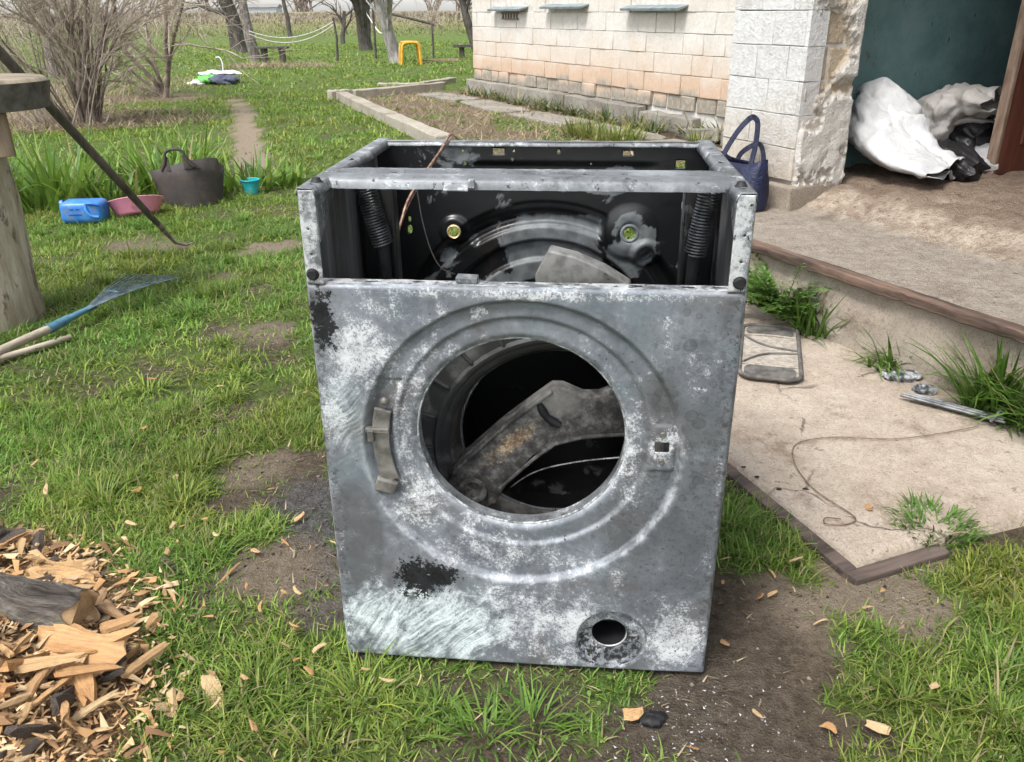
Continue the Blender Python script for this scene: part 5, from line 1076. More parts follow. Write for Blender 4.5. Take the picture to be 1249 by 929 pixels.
# rubber tub, basin, canister, cup
M_rub = NB('dusty_black_rubber', .65, 0, .35); o = M_rub.obj(); f_ = M_rub.noise(o, 9, 6, .7); M_rub.col(M_rub.ramp(f_, [(.3, (.026, .023, .022)), (.55, (.05, .042, .038)), (.75, (.085, .07, .06))])); M_rub.bump(M_rub.noise(o, 60, 4), .2, .003); M_rub = M_rub.m
tubo = empty('rubber_tub', (-1.825, 4.78, -.045), 0, (-.25, -.10, .10)); tubo.scale = (.89, .88, 1.0); tag(tubo, 'dark grey flexible rubber tub with loop handles standing in the grass', 'tub')
n = 64; prof = [(.0, .02), (.145, .02), (.155, .03)]; V = []; F = []
def tub_surface(r_in):
    V = []; F = []; zs = [0.0, .01, .06, .12, .18, .235]
    for i, z in enumerate(zs):
        for k in range(n):
            q = 2 * pi * k / n; r = (.172 + .050 * z / .235) - r_in; wob = 1 + .03 * sin(2 * q + .6) * z / .235
            zz_ = z + (-.02 * abs(cos(q)) ** 2 * 0) + (.035 * (sin(q) < -.2) * max(0, cos(q + .35)) * (i == 5)); V.append((r * cos(q) * wob, r * sin(q) * wob, max(z, .004 if r_in else 0) + (zz_ - z)))
    for i in range(len(zs) - 1):
        for k in range(n): k2 = (k + 1) % n; F.append((i * n + k, i * n + k2, (i + 1) * n + k2, (i + 1) * n + k))
    F.append(tuple(range(n))); return V, F
o = MB().add(*tub_surface(0)).obj('shell', M_rub, tubo, True); md = o.modifiers.new('t', 'SOLIDIFY'); md.thickness = .007; md.offset = -1
for s_ in (-1, 1):
    q0 = -pi / 2 if s_ < 0 else pi / 2; P = []
    for a, z in [(a_, .215 + (z_ - .215) * (.82 if s_ < 0 else .2)) for a_, z_ in ((-.55, .225), (-.36, .27), (-.28, .325), (-.16, .345), (0, .348), (.16, .345), (.28, .325), (.36, .27), (.55, .225))]: q = q0 + a * .85; r = .222 + .01 * (z - .23) / .1; P.append((r * cos(q), r * sin(q), z))
    MB().tube(bez(P, 5), .0085, 8).obj('handle', M_rub, tubo, True)
    for sg in (-1, 1):
        Q = [(.222 * cos(q0 + sg * a), .222 * sin(q0 + sg * a), z) for a, z in [(a_, .215 + (z_ - .215) * (.82 if s_ < 0 else .2)) for a_, z_ in ((.66, .215), (.42, .262), (.27, .32), (.20, .30), (.20, .215))]]; bmq = MB().add(Q + [(x * .97, y * .97, z) for x, y, z in Q], [(0, 1, 2, 3, 4), (9, 8, 7, 6, 5)] + [(i, (i + 1) % 5, 5 + (i + 1) % 5, 5 + i) for i in range(5)]); bmq.obj('handle_web', M_rub, tubo)
M_blue = NB('blue_plastic', .4, 0, .4); M_blue.col(M_blue.mix(M_blue.rng(M_blue.noise(M_blue.obj(), 22, 6, .7), .48, .68, 0, .6), M_blue.mix(M_blue.rng(M_blue.noise(M_blue.obj(), 14, 5), .4, .7), (.022, .15, .48), (.05, .22, .55)), (.16, .17, .16))); M_blue = M_blue.m
can = empty('blue_canister', (-2.22, 4.31, .0), .10); can.scale = (.9, .9, .92); tag(can, 'blue plastic canister lying on its side in the grass', 'canister')
MB().box((0, 0, .068), (.235, .15, .12)).obj('body', M_blue, can, True, .03, 4)
hp = MB(); hp.tube(bez([(.035, -.068, .115), (.038, -.08, .085), (.06, -.084, .055), (.10, -.080, .045)]), .009, 8); hp.tube(bez([(.035, -.068, .118), (.07, -.082, .122), (.105, -.074, .112)]), .008, 8); hp.obj('grip_ridge', M_blue, can, True)
MB().lathe([(.021, 0), (.021, .018), (.0, .019)], 20).obj('cap', M_blue, can, True, 0, 2, (-.118, .02, .105), (0, -pi / 2, 0))
M_bd = simple('dark_blue_marks', (.012, .05, .2), (.02, .07, .24), 20, .5)
for (x, z, s_) in ((-.045, .09, .02), (-.012, .09, .02), (-.03, .06, .07)): MB().box((x, -.0755, z), (s_, .003, .007)).obj('raised_mark', M_bd, can, False, .001)
M_pink = NB('pink_plastic', .45, 0, .4); M_pink.col(M_pink.mix(M_pink.rng(M_pink.noise(M_pink.obj(), 24, 6, .75), .52, .66, 0, .65), M_pink.mix(M_pink.rng(M_pink.noise(M_pink.obj(), 18, 4), .55, .75), (.74, .27, .40), (.58, .19, .29)), (.2, .13, .11))); M_pink = M_pink.m
bas = MB().lathe([(.0, .004), (.10, .004), (.11, .012), (.148, .088), (.158, .092), (.160, .089), (.150, .083), (.116, .008), (.104, -.001), (.0, -.001)], 48).obj('pink_basin', M_pink, None, True, 0, 2, (-2.0, 4.43, .012), (-.34, -.10, .2)); bas.scale = (.92, .8, .85)
tag(bas, 'pink plastic basin sitting crooked in front of the rubber tub', 'basin')
M_tq = simple('turquoise_plastic', (.02, .30, .34), (.05, .42, .45), 20, .4)
cup = empty('small_bucket', (-1.56, 5.02, .0), 0); tag(cup, 'small turquoise bucket beside the dark rubber tub', 'bucket')
MB().lathe([(.0, .003), (.038, .003), (.052, .085), (.049, .085), (.036, .007), (.0, .007)], 32).obj('pail', M_tq, cup, True)
MB().lathe([(.0545 + .004 * cos(a), .085 + .004 * sin(a)) for a in np.linspace(0, 2 * pi, 9)[:-1]], 32, True).obj('rim', M_tq, cup, True)

# far things on the lawn
M_wp = simple('white_plastic_sheet', (.55, .56, .58), (.75, .76, .77), 9, .5); M_gp = simple('green_plastic', (.08, .34, .06), (.14, .44, .1), 9, .5); M_np = simple('dark_blue_cloth', (.04, .045, .08), (.1, .11, .16), 9, .8)
def lump(name, rx, ry, rz, mat, parent, loc, seed, rough=.35, n=20, m=12):
    V = []; F = []
    for i in range(m + 1):
        ph = -pi / 2 + pi * i / m
        for k in range(n):
            q = 2 * pi * k / n; dx, dy, dz = cos(ph) * cos(q), cos(ph) * sin(q), sin(ph); w_ = 1 + rough * 2 * (float(fbm(np.array([dx * 2.2 + 7 + seed + dz]), np.array([dy * 2.2 + 7 - dz]), seed, 3)[0]) - .5); V.append((rx * dx * w_, ry * dy * w_, rz * max(dz, -.6) * w_ + rz * .55))
    for i in range(m):
        for k in range(n): k2 = (k + 1) % n; F.append((i * n + k, i * n + k2, (i + 1) * n + k2, (i + 1) * n + k))
    return MB().add(V, F).obj(name, mat, parent, True, 0, 2, loc)
tag(lump('white_sheet', .25, .18, .035, M_wp, None, (-4.44, 13.5, .12), 3, .9, 40, 16), 'white plastic sheet topping the rubbish on the far lawn', 'sheet')
tag(lump('green_bag', .14, .12, .07, M_gp, None, (-4.58, 13.35, .02), 4, .9, 40, 16), 'bright green plastic bag under the white sheet', 'bag')
tag(lump('dark_cloth', .2, .14, .07, M_np, None, (-4.30, 13.3, .01), 5, 1.0, 40, 16), 'dark blue cloth heaped beside the green bag', 'cloth')
tag(lump('pale_rag', .10, .08, .03, M_wp, None, (-4.72, 13.22, .01), 6, .9, 30, 14), 'small pale rag at the edge of the green bag', 'rag')
tag(MB().tube(bez([(-4.42, 13.6, .15), (-4.41, 13.6, .27), (-4.44, 13.6, .36), (-4.50, 13.6, .36)]), .008, 8).obj('bent_pipe', M_wp, None, True), 'thin white pipe sticking up from the white sheet', 'pipe')
bench = empty('log_bench', (-5.02, 18.9, 0)); tag(bench, 'plank bench on two log stumps on the far lawn', 'bench')
MB().box((.0, 0, .30), (.66, .24, .045), None, .006).obj('seat', M_seat, bench, False, .006)
for sx in (-.19, .19): rough_cyl('leg', -.05, .277, .075, .07, M_barkd, bench, (0, 0), .08, 20, 4, 5).location = (sx, 0, 0)
M_yel = simple('yellow_paint', (.50, .27, .025), (.66, .38, .05), 10, .5)
yf = empty('yellow_frame', (-2.05, 18.3, 0), .25); tag(yf, 'small yellow arched frame standing by the pale trunk', 'frame')
for yy_ in (-.16, .16): MB().tube(bez([(-.20, yy_, -.02), (-.18, yy_, .25), (-.15, yy_, .37), (0, yy_, .40), (.15, yy_, .37), (.18, yy_, .25), (.20, yy_, -.02)]), .028, 8).obj('arch', M_yel, yf, True)
MB().box((0, 0, .405), (.34, .34, .03)).obj('top_plate', M_yel, yf, False, .008)
def plank(loc, size, rz, mat, label, rx=0): return tag(MB().box((0, 0, 0), size, None, .006).obj('plank', mat, None, False, .005, 1, loc, (rx, 0, rz)), label, 'plank')
plank((-1.45, 18.6, .04), (.75, .16, .04), .05, M_leg, 'brown plank lying beside the yellow frame'); plank((-.75, 20.5, .24), (1.1, .18, .06), .03, M_barkd, 'dark plank jutting out from behind the house corner')
for (x, y) in ((-1.1, 20.5), (-.4, 20.5)): tag(rough_cyl('plank_support', -.03, .208, .06, .06, M_barkd, None, (0, 0), .1, 16, 3, 8), 'short stump holding up the dark plank by the house %s' % ('in view' if x < -1 else 'behind the corner'), 'stump').location = (x, y, 0)
M_hose = simple('white_hose', (.5, .49, .46), (.66, .65, .62), 10, .6)
for k, (dz, sag) in enumerate(((.0, .22), (-.06, .26))):
    P = [Vector((-5.52, 19.05, .62 + dz)).lerp(Vector((-3.75, 19.3, .80 + dz)), t) + Vector((0, 0, -sag * 4 * t * (1 - t))) for t in np.linspace(0, 1, 12)]
    tag(MB().tube(P, .008, 6, True).obj('hose', M_hose, None, True), ['upper white hose sagging between two far trunks', 'lower white hose sagging between two far trunks'][k], 'hose', 'hoses strung between trees')
tag(MB().tube([(-3.75, 19.3, -.02), (-3.72, 19.3, .45), (-3.76, 19.3, .86)], [.03, .025, .02], 8).obj('hose_post', M_barkd, None, True), 'dark stick holding the end of the white hoses', 'post')
tag(MB().tube(bez([(-3.75, 23.7, .95), (-3.2, 22, .52), (-2.7, 19.6, .58), (-2.5, 19.05, .62)]), .014, 6).obj('rope', M_hose, None, True), 'pale rope hanging between the dark forked trunk and pale trunk', 'rope')
tag(MB().tube([(-3.1, 20.6, 1.02), (-1.7, 20.4, .70)], .03, 6).obj('pole', M_barkd, None, True), 'dark pole slanting behind the pale trunk', 'pole')
tag(MB().tube([(-3.1, 20.6, -.02), (-3.1, 20.6, 1.05)], .03, 6).obj('pole_post', M_barkd, None, True), 'dark upright stake carrying the slanting pole', 'post')
tag(MB().tube([(-1.75, 20.4, -.02), (-1.75, 20.4, .72)], .025, 6).obj('pole_post', M_barkd, None, True), 'short stake at the low end of the slanting pole', 'post')
# distant farm shed on the horizon
M_shed = simple('hazy_grey_shed', (.34, .37, .40), (.42, .45, .48), 2, .9)
shed = empty('far_shed', (-66, 230, .55)); shed.scale = (.7, .7, .5); tag(shed, 'distant grey shed on the horizon behind the small bare tree', 'shed')
MB().box((0, 0, 1.2), (22, 8, 2.6)).obj('wall', M_shed, shed); MB().prism([(-4.6, 0), (4.6, 0), (0, 1.6)], -11.5, 11.5).obj('roof', M_roof, shed, False, 0, 2, (0, 0, 2.5), (pi / 2, 0, pi / 2))

# ------------------------------------------------------------------ porch contents
def cloth_sack(name, pts, radii, mat, label, seed, squash=(.8, .3), amp=.10, cat='sack', open_end=False, fold=9, creases=60):
    pts = bez(pts, 9); m = len(pts); rr = np.interp(np.linspace(0, 1, m), np.linspace(0, 1, len(radii)), radii); sq = np.linspace(squash[0], squash[1], m); n = 84; V = []; F = []; rs = random.Random(seed)
    R0 = max(radii); cr = []
    for _ in range(creases):
        a = Vector((rs.gauss(0, 1), rs.gauss(0, 1), rs.gauss(0, 1))).normalized(); b = a.orthogonal().normalized(); b.rotate(Matrix.Rotation(rs.uniform(0, 6.28), 3, a)); c = pts[rs.randrange(m)] + Vector((rs.uniform(-1, 1), rs.uniform(-1, 1), rs.uniform(-1, 1))) * R0
        cr.append((a, b, c, rs.uniform(.35, 1.3) * R0, rs.uniform(.07, .2) * R0, rs.choice((-1, 1, 1)) * rs.uniform(.045, .125) * R0))
    for i, p in enumerate(pts):
        t = (pts[min(i + 1, m - 1)] - pts[max(i - 1, 0)]).normalized(); a = t.cross(Vector((0, 0, 1))).normalized(); b = a.cross(t)
        for k in range(n):
            q = 2 * pi * k / n; c1 = float(fbm(np.array([cos(q) * 1.3 + i * .08 + 9]), np.array([sin(q) * 1.3 + i * .11 + 9]), seed, 3)[0]) - .5
            nr = (a * cos(q) + b * sin(q)); v = p + a * cos(q) * rr[i] * (1 + amp * 2 * c1) + b * sin(q) * rr[i] * sq[i] * (1 + amp * 2 * c1); dsp = 0.
            for ca, cb_, cc, ln, wd, am in cr:
                w_ = v - cc; d1 = abs(w_.dot(ca)); d2 = abs(w_.dot(cb_))
                if d1 < wd and d2 < ln: dsp += am * (1 - d1 / wd) * (1 - d2 / ln)
            edge = 1 + (.5 if open_end and i > m - 3 else 0); V.append(v + nr * dsp * edge + t * (.02 * sin(3 * q + seed) * (i == m - 1)))
    for i in range(m - 1):
        for k in range(n): k2 = (k + 1) % n; F.append((i * n + k, i * n + k2, (i + 1) * n + k2, (i + 1) * n + k))
    F.append(tuple(range(n - 1, -1, -1)))
    if not open_end: F.append(tuple((m - 1) * n + k for k in range(n)))
    V = [Vector((v.x, v.y, max(v.z, FZ + .006))) for v in V]
    o = MB().add(V, F).obj(name, mat, None, True); me = o.data; me.polygons.foreach_set('use_smooth', np.ones(len(me.polygons), bool))
    if open_end: md = o.modifiers.new('t', 'SOLIDIFY'); md.thickness = .003
    return tag(o, label, cat)
def mat_sack(name, c1, c2, rough=.5):
    N = NB(name, rough, 0, .4); o = N.obj(); n2 = N.noise(o, 6, 6, .65, .5); n3 = N.noise(N.map(o, (1, 1, .3), (0, .5, .4)), 26, 5, .7, .8); N.col(N.mix(N.rng(n2, .35, .65), c1, c2)); N.bump(N.math('ADD', n3, N.math('MULTIPLY', n2, .6)), .45, .02); return N.m
M_sack = mat_sack('white_woven_plastic', (.43, .43, .435), (.56, .56, .565)); M_sack2 = mat_sack('dusty_woven_plastic', (.36, .335, .31), (.48, .455, .43)); M_bin = mat_sack('black_bin_liner', (.008, .008, .009), (.02, .02, .022), .3)
def hp(x, y, z): X, Y = h2w(x, y); return (X, Y, z)
cloth_sack('plastic_sack', [hp(7.94, -1.66, .69), hp(8.00, -1.70, .60), hp(8.11, -1.74, .50), hp(8.25, -1.75, .43), hp(8.40, -1.72, .40)], [.05, .125, .16, .165, .17, .165], M_sack, 'large white woven plastic sack slumped against the porch pillar', 11, (.95, .10), .10, open_end=True)
cloth_sack('plastic_sack', [hp(7.99, -1.36, .50), hp(8.04, -1.34, .58), hp(8.13, -1.32, .63), hp(8.26, -1.30, .63)], [.12, .13, .12, .125], M_sack2, 'dusty white sack with flattened mouth behind the large sack', 12, (.9, .30), .12, open_end=True)
cloth_sack('bin_bag', [hp(8.15, -1.52, .40), hp(8.27, -1.55, .40), hp(8.40, -1.54, .375)], [.07, .11, .10, .06], M_bin, 'black plastic bin bag beside the mouth of the large sack', 13, (.8, .6), .2, 'bin bag')
cloth_sack('bin_bag', [hp(8.06, -1.20, .43), hp(8.14, -1.22, .46), hp(8.22, -1.24, .44)], [.08, .13, .12, .08], M_bin, 'black bin bag in shadow behind the other black bag', 14, (.8, .7), .2, 'bin bag')
cloth_sack('plastic_sack', [hp(8.02, -1.34, .52), hp(8.10, -1.28, .545), hp(8.17, -1.18, .54)], [.06, .07, .05], M_sack2, 'narrow crumpled sack lying over the black bags', 15, (.4, .25), .15)
cloth_sack('plastic_sack', [hp(8.30, -1.36, .37), hp(8.22, -1.25, .43), hp(8.14, -1.10, .52)], [.05, .07, .06], M_sack, 'folded pale sack propped against the red door', 16, (.4, .3), .15)

# navy shopping bag on the porch step
N = NB('navy_nylon', .5, 0, .35); N.col(N.mix(N.rng(N.noise(N.obj(), 6, 4), .4, .7), (.007, .009, .028), (.018, .023, .06))); N.bump(N.noise(N.obj(), 18, 4, .6, .8), .7, .02); M_navy = N.m
bX, bY = h2w(7.965, -2.43); bag = empty('shopping_bag', (bX, bY, .256), radians(-63.25)); bag.scale = (1.05, 1, .8); tag(bag, 'navy blue nylon shopping bag leaning on the porch pillar', 'bag')
n = 48; V = []; F = []; lv = [(0, 1.0, .9), (.02, 1.04, 1.0), (.08, 1.05, 1.05), (.15, 1.0, .95), (.2, .96, .72), (.235, .95, .5)]
for i, (z, sx, sy) in enumerate(lv):
    for k in range(n):
        q = 2 * pi * k / n; c1, s1 = cos(q), sin(q); e = 4.0; rx = .135 * sx * abs(c1) ** (2 / e) * (1 if c1 > 0 else -1); ry = .062 * sy * abs(s1) ** (2 / e) * (1 if s1 > 0 else -1)
        w_ = 1 + .16 * (float(fbm(np.array([c1 * 2 + 4 + z * 9]), np.array([s1 * 2 + 4 - z * 6]), 19, 3)[0]) - .5); V.append((rx * w_, ry * w_ + .04 * z, z + (.016 * cos(2 * q) * (i == 5)) + .012 * (w_ - 1) * 6 * (i > 2)))
for i in range(len(lv) - 1):
    for k in range(n): k2 = (k + 1) % n; F.append((i * n + k, i * n + k2, (i + 1) * n + k2, (i + 1) * n + k))
F.append(tuple(range(n - 1, -1, -1))); o = MB().add(V, F).obj('bag_body', M_navy, bag, True); md = o.modifiers.new('t', 'SOLIDIFY'); md.thickness = .003
def strap(P, w_, th, nm):
    P = bez(P, 6); V = []; F = []; m = len(P)
    for i, p in enumerate(P):
        t = (P[min(i + 1, m - 1)] - P[max(i - 1, 0)]).normalized(); b = Vector((0, 1, 0)); s_ = t.cross(b).normalized(); V += [p + s_ * w_ + b * th, p + s_ * w_ - b * th, p - s_ * w_ - b * th, p - s_ * w_ + b * th]
    for i in range(m - 1):
        for k in range(4): F.append((i * 4 + k, i * 4 + (k + 1) % 4, (i + 1) * 4 + (k + 1) % 4, (i + 1) * 4 + k))
    F += [(3, 2, 1, 0), tuple((m - 1) * 4 + k for k in range(4))]; MB().add(V, F).obj(nm, M_navy, bag, True)
strap([(-.075, -.035, .17), (-.068, -.02, .25), (-.055, .03, .36), (-.025, .06, .425), (.0, .062, .428), (.025, .055, .40), (.06, .02, .30), (.085, -.02, .21), (.09, -.035, .17)], .013, .0022, 'handle')
strap([(-.07, .05, .19), (-.06, .07, .25), (0, .095, .30), (.06, .07, .25), (.075, .05, .19)], .012, .002, 'handle')

# ------------------------------------------------------------------ things on the concrete slab
tray = empty('flat_tray', (.808, 2.40, .02), radians(-16)); tag(tray, 'flat rounded grey tray with dark rim lying on the concrete', 'tray')
def rrect(L, W_, r, n=8):
    P = []
    for cx, cy, a0 in ((L - r, W_ - r, 0), (-L + r, W_ - r, 90), (-L + r, -W_ + r, 180), (L - r, -W_ + r, 270)):
        for i in range(n + 1): a = radians(a0 + 90 * i / n); P.append((cx + r * cos(a), cy + r * sin(a)))
    return P
M_tray = simple('speckled_grey_tray', (.22, .195, .165), (.38, .34, .295), 60, .85); M_trayrim = simple('dark_tray_rim', (.06, .055, .05), (.14, .13, .12), 40, .7)
P = rrect(.088, .225, .045); MB().prism(P, .0, .006).obj('plate', M_tray, tray, False, .002, 1)
MB().tube([(x, y, .008) for x, y in P + P[:1]], .0065, 8, False).obj('rim', M_trayrim, tray, True)
for s_ in (-1, 1):
    MB().tube(bez([(-.08, s_ * .125, .008), (.0, s_ * .13, .009), (.08, s_ * .125, .008)]), .0035, 6).obj('bar', M_tray, tray, True)
    MB().tube(bez([(-.082, s_ * .12, .008), (-.05, s_ * .07, .009), (.0, s_ * .03, .009), (.08, s_ * .012, .008)]), .0035, 6).obj('wire_arc', M_trayrim, tray, True)
    MB().prism([(x, y) for x, y in rrect(.074, .04, .03)], .006, .009).obj('mesh_pad', M_trayrim, tray, False, 0, 2, (0, s_ * .172, 0))
N = NB('crumpled_foil', .38, .55, .5); N.col(N.mix(N.rng(N.noise(N.obj(), 40, 5), .4, .6), (.06, .065, .075), (.45, .46, .48))); N.bump(N.noise(N.obj(), 50, 5, .7), 1.0, .01); M_foil = N.m
tag(lump('foil_scrap', .05, .028, .014, M_foil, None, (1.135, 2.205, .016), 31, .6, 28, 14), 'crumpled dark foil scrap lying by the grass tuft', 'foil')
tag(lump('foil_scrap', .034, .026, .012, M_foil, None, (1.165, 2.115, .016), 33, .7, 24, 12), 'small pale foil scrap next to the metal rods', 'foil')
rods = empty('metal_rods', (1.175, 1.985, .03), radians(-42)); tag(rods, 'bundle of grey metal rods with a clip on the concrete', 'rods')
M_rodm = simple('grey_steel_rod', (.10, .105, .11), (.24, .245, .25), 30, .5, .5)
for k in range(5): MB().tube([(-.13 + .01 * k, (k - 2) * .0065, .004 * (k % 2)), (.13 - .006 * k, (k - 2) * .006 + .004, .004 * (k % 2))], .0042, 8).obj('rod', M_rodm, rods, True)
MB().tube(bez([(.10, -.026, .0), (.11, -.02, .022), (.112, .0, .03), (.112, .02, .022), (.11, .03, .0)]), .005, 8).obj('clip', M_rodm, rods, True)
M_rust = simple('rusty_wire', (.10, .065, .045), (.24, .165, .115), 50, .8)
tag(MB().tube(bez([(1.20, 1.89, .022), (1.1, 1.86, .02), (.95, 1.825, .021), (.80, 1.835, .022), (.70, 1.80, .021), (.668, 1.70, .021), (.675, 1.60, .02), (.70, 1.53, .022), (.725, 1.48, .02), (.70, 1.455, .02), (.655, 1.455, .021), (.66, 1.475, .022), (.69, 1.468, .024)]), .0014, 6).obj('rusty_wire', M_rust, None, True), 'thin rusty wire looping across the concrete slab', 'wire')

# ------------------------------------------------------------------ wood: chips, split pieces, logs
def mat_wood(name, c):
    N = NB(name, .8, 0, .2); o = N.map(N.obj(), (1.2, 16, 16)); r = N.rand(); n2 = N.noise(o, 3.2, 7, .72); n3 = N.noise(N.obj(), 7, 5, .7)
    a = N.ramp(N.math('ADD', N.math('MULTIPLY', n2, .8), N.math('MULTIPLY', n3, .2)), [(.34, tuple(q * .42 for q in c)), (.5, c), (.64, tuple(min(1, q * 1.4) for q in c))])
    a = N.mix(N.math('MULTIPLY', r, .35), a, (.56, .40, .22)); a = N.mix(N.rng(N.math('FRACT', N.math('MULTIPLY', r, 7.3)), .8, .95, 0, .6), a, (.2, .10, .05)); N.col(a); N.bump(n2, .7, .004); return N.m
WOODS = [mat_wood('fresh_orange_wood', (.40, .205, .085)), mat_wood('fresh_pale_wood', (.47, .335, .19)), mat_wood('fresh_tan_wood', (.43, .265, .128))]
M_barkchip = simple('dark_bark_chip', (.05, .04, .032), (.14, .115, .095), 40, .9, 0, .8)
def chip_mesh(seed, slim, mat, m=4, s_=6, name='wood_chip'):
    """split wood: long ridges run the length, every ridge breaks off at its own point"""
    rs = random.Random(seed); bend = rs.uniform(-.12, .12); tw = rs.uniform(-.5, .5); qs = sorted((k + rs.uniform(-.35, .35)) * 2 * pi / s_ for k in range(s_)); rr = [rs.uniform(.5, 1.2) for _ in qs]; e0 = [rs.uniform(0, .3) ** 1.3 for _ in qs]; e1 = [rs.uniform(0, .3) ** 1.3 for _ in qs]; tp = rs.uniform(.35, 1.0); V = []; F = []
    for i in range(m):
        t = i / (m - 1)
        for k, q in enumerate(qs):
            x = -.5 + e0[k] + (1 - e0[k] - e1[k]) * t; w_ = slim * rr[k] * (1 - (1 - tp) * t) * rs.uniform(.92, 1.08) * (.8 if i in (0, m - 1) else 1); V.append((x, cos(q + tw * t) * w_ + bend * 4 * x * x, sin(q + tw * t) * w_ * .5 + .4 * bend * x))
    for i in range(m - 1):
        for k in range(s_): k2 = (k + 1) % s_; F.append((i * s_ + k, i * s_ + k2, (i + 1) * s_ + k2, (i + 1) * s_ + k))
    b = len(V); V += [(-.5 + sum(e0) / s_ + .03, bend, 0), (.5 - sum(e1) / s_ - .03, bend, 0)]
    for k in range(s_): k2 = (k + 1) % s_; F += [(b, k2, k), (b + 1, (m - 1) * s_ + k, (m - 1) * s_ + k2)]
    return MB().add(V, F).mesh(name, mat)
chips = [chip_mesh(200 + k, [.09, .13, .18, .25][k % 4], WOODS[k % 3]) for k in range(18)] + [chip_mesh(300 + k, .25, M_barkchip) for k in range(3)]
random.seed(77)
def gh(x, y): return float(ground_h(np.array([x]), np.array([y]))[0])
cnt = 0
while cnt < 190:
    x = random.uniform(-1.10, -.44); y = random.uniform(.70, 1.46); p = float(pile_h(np.array([x]), np.array([y]))[0])
    if random.random() > min(1, max(0, (p - .012)) / .035) + .02: continue
    if x < -.74 * y - .16 - .1: continue
    if segdist(np.array([x]), np.array([y]), [(-.99, 1.15), (-.70, 1.10)])[0] < .05: continue
    L = random.choice((.03, .038, .046, .055, .065, .078, .09)) * random.uniform(.85, 1.15); lift = random.uniform(.002, .03) * min(1, p / .05)
    o = link('wood_chip', random.choice(chips), None, (x, y, gh(x, y) + .006 + lift), (random.gauss(0, .7), random.gauss(0, .35), random.uniform(0, 2 * pi)), (L, L * random.uniform(.8, 1.5), L * random.uniform(.8, 1.5)))
    tag(o, 'fresh split wood chip in the orange heap beside the lawn', 'wood chip', 'wood chips in the heap'); cnt += 1
cnt = 0
spots = [(-1.045, 1.594, .04), (-.794, 1.454, .035), (-.707, 1.453, .02), (-.609, 1.415, .025), (-.844, 1.598, .025), (-.332, 1.10, .03), (-.556, 1.548, .025), (-.68, 1.35, .025), (-.64, 1.25, .03), (-.6, 1.2, .03), (-.46, 1.2, .03), (.42, 1.35, .025), (.55, 1.32, .03), (.5, 1.3, .025), (.46, 1.24, .025), (.64, 1.2, .03), (.48, .93, .03), (.30, 1.06, .025), (.55, .93, .04), (.77, 1.52, .035), (.40, 1.28, .02), (.36, .85, .025), (-.95, 1.9, .02)]
while cnt < 105:
    if cnt < len(spots): x, y, L = spots[cnt]
    else:
        if random.random() < .62: x = random.gauss(-.55, .22); y = random.gauss(1.08, .25)
        elif random.random() < .5: x = random.gauss(.42, .2); y = random.gauss(1.1, .2)
        else: x = random.uniform(-1.2, -.2); y = random.uniform(.8, 2.4)
        L = random.choice((.010, .013, .017, .022, .03))
        mx, my = w2m(x, y)
        if y < .7 or (abs(mx) < .33 and my > -.03 and my < .5) or float(pile_h(np.array([x]), np.array([y]))[0]) > .035 or abs(x) > .74 * y + .16: cnt += 0; continue
    on_slab = slabco(x, y)[0] > 0 and slabco(x, y)[1] > 0
    if on_slab and cnt > 22: continue
    o = link('wood_chip', chips[random.randint(0, 17)], None, (x, y, (.02 if on_slab else gh(x, y) + .014 + .018 * float(grass_density(np.array([x]), np.array([y]))[0]))), (random.gauss(0, .25), random.gauss(0, .2), random.uniform(0, 2 * pi)), (L, L * random.uniform(.9, 1.7), L * random.uniform(.6, 1.1)))
    tag(o, 'yellow wood chip lying alone on the concrete slab' if on_slab else 'stray wood chip on the soil or grass to the right of the machine' if x > .2 else 'stray wood chip in the grass between the heap and the machine', 'wood chip', 'stray wood chips'); cnt += 1
# larger pieces with their own look
def log_piece(name, L, R_, label, loc, rot, bark=True, wedge=None, seed=0, cat='log'):
    root = empty(name, loc, 0, rot); tag(root, label, cat); n = 64; m = 48; V = []; F = []; ang = (pi * .1, pi * .9) if wedge else (0, 2 * pi)
    for i in range(m + 1):
        t = i / m; x = (t - .5) * L
        for k in range(n):
            q = ang[0] + (ang[1] - ang[0]) * k / (n - 1 if wedge else n); r = R_ * (1 + .15 * (float(fbm(np.array([cos(q) * 2 + seed + 4]), np.array([sin(q) * 2 + t * 3 + 4]), seed, 3)[0]) - .5) * 2 + .30 * (abs(float(fbm(np.array([q * 2.6 + .8 * sin(t * 9)]), np.array([t * 5.5 + q]), seed + 5, 3)[0]) - .5) - .12)); V.append((x + .01 * sin(5 * q), r * cos(q), r * sin(q)))
    for i in range(m):
        for k in range(n - (1 if wedge else 0)): k2 = (k + 1) % n; F.append((i * n + k, i * n + k2, (i + 1) * n + k2, (i + 1) * n + k))
    MB().add(V, F).obj('bark', M_logbark, root, False)
    V2 = []; F2 = []
    if wedge:
        for i in (0, m): V2 += [(V[i * n][0], V[i * n][1] * .97, V[i * n][2] * .97), (V[i * n + n - 1][0], V[i * n + n - 1][1] * .97, V[i * n + n - 1][2] * .97), (V[i * n][0], -.1 * R_, -R_ * .45)]
        MB().add(V2, [(0, 1, 2), (5, 4, 3), (0, 2, 5, 3), (2, 1, 4, 5), (1, 0, 3, 4)]).obj('heartwood', WOODS[0], root)
    else:
        for i in (0, m): MB().add([(x * .995, y * .97, z * .97) for x, y, z in V[i * n:(i + 1) * n]], [tuple(range(n))]).obj('cut_face', WOODS[1], root)
    return root
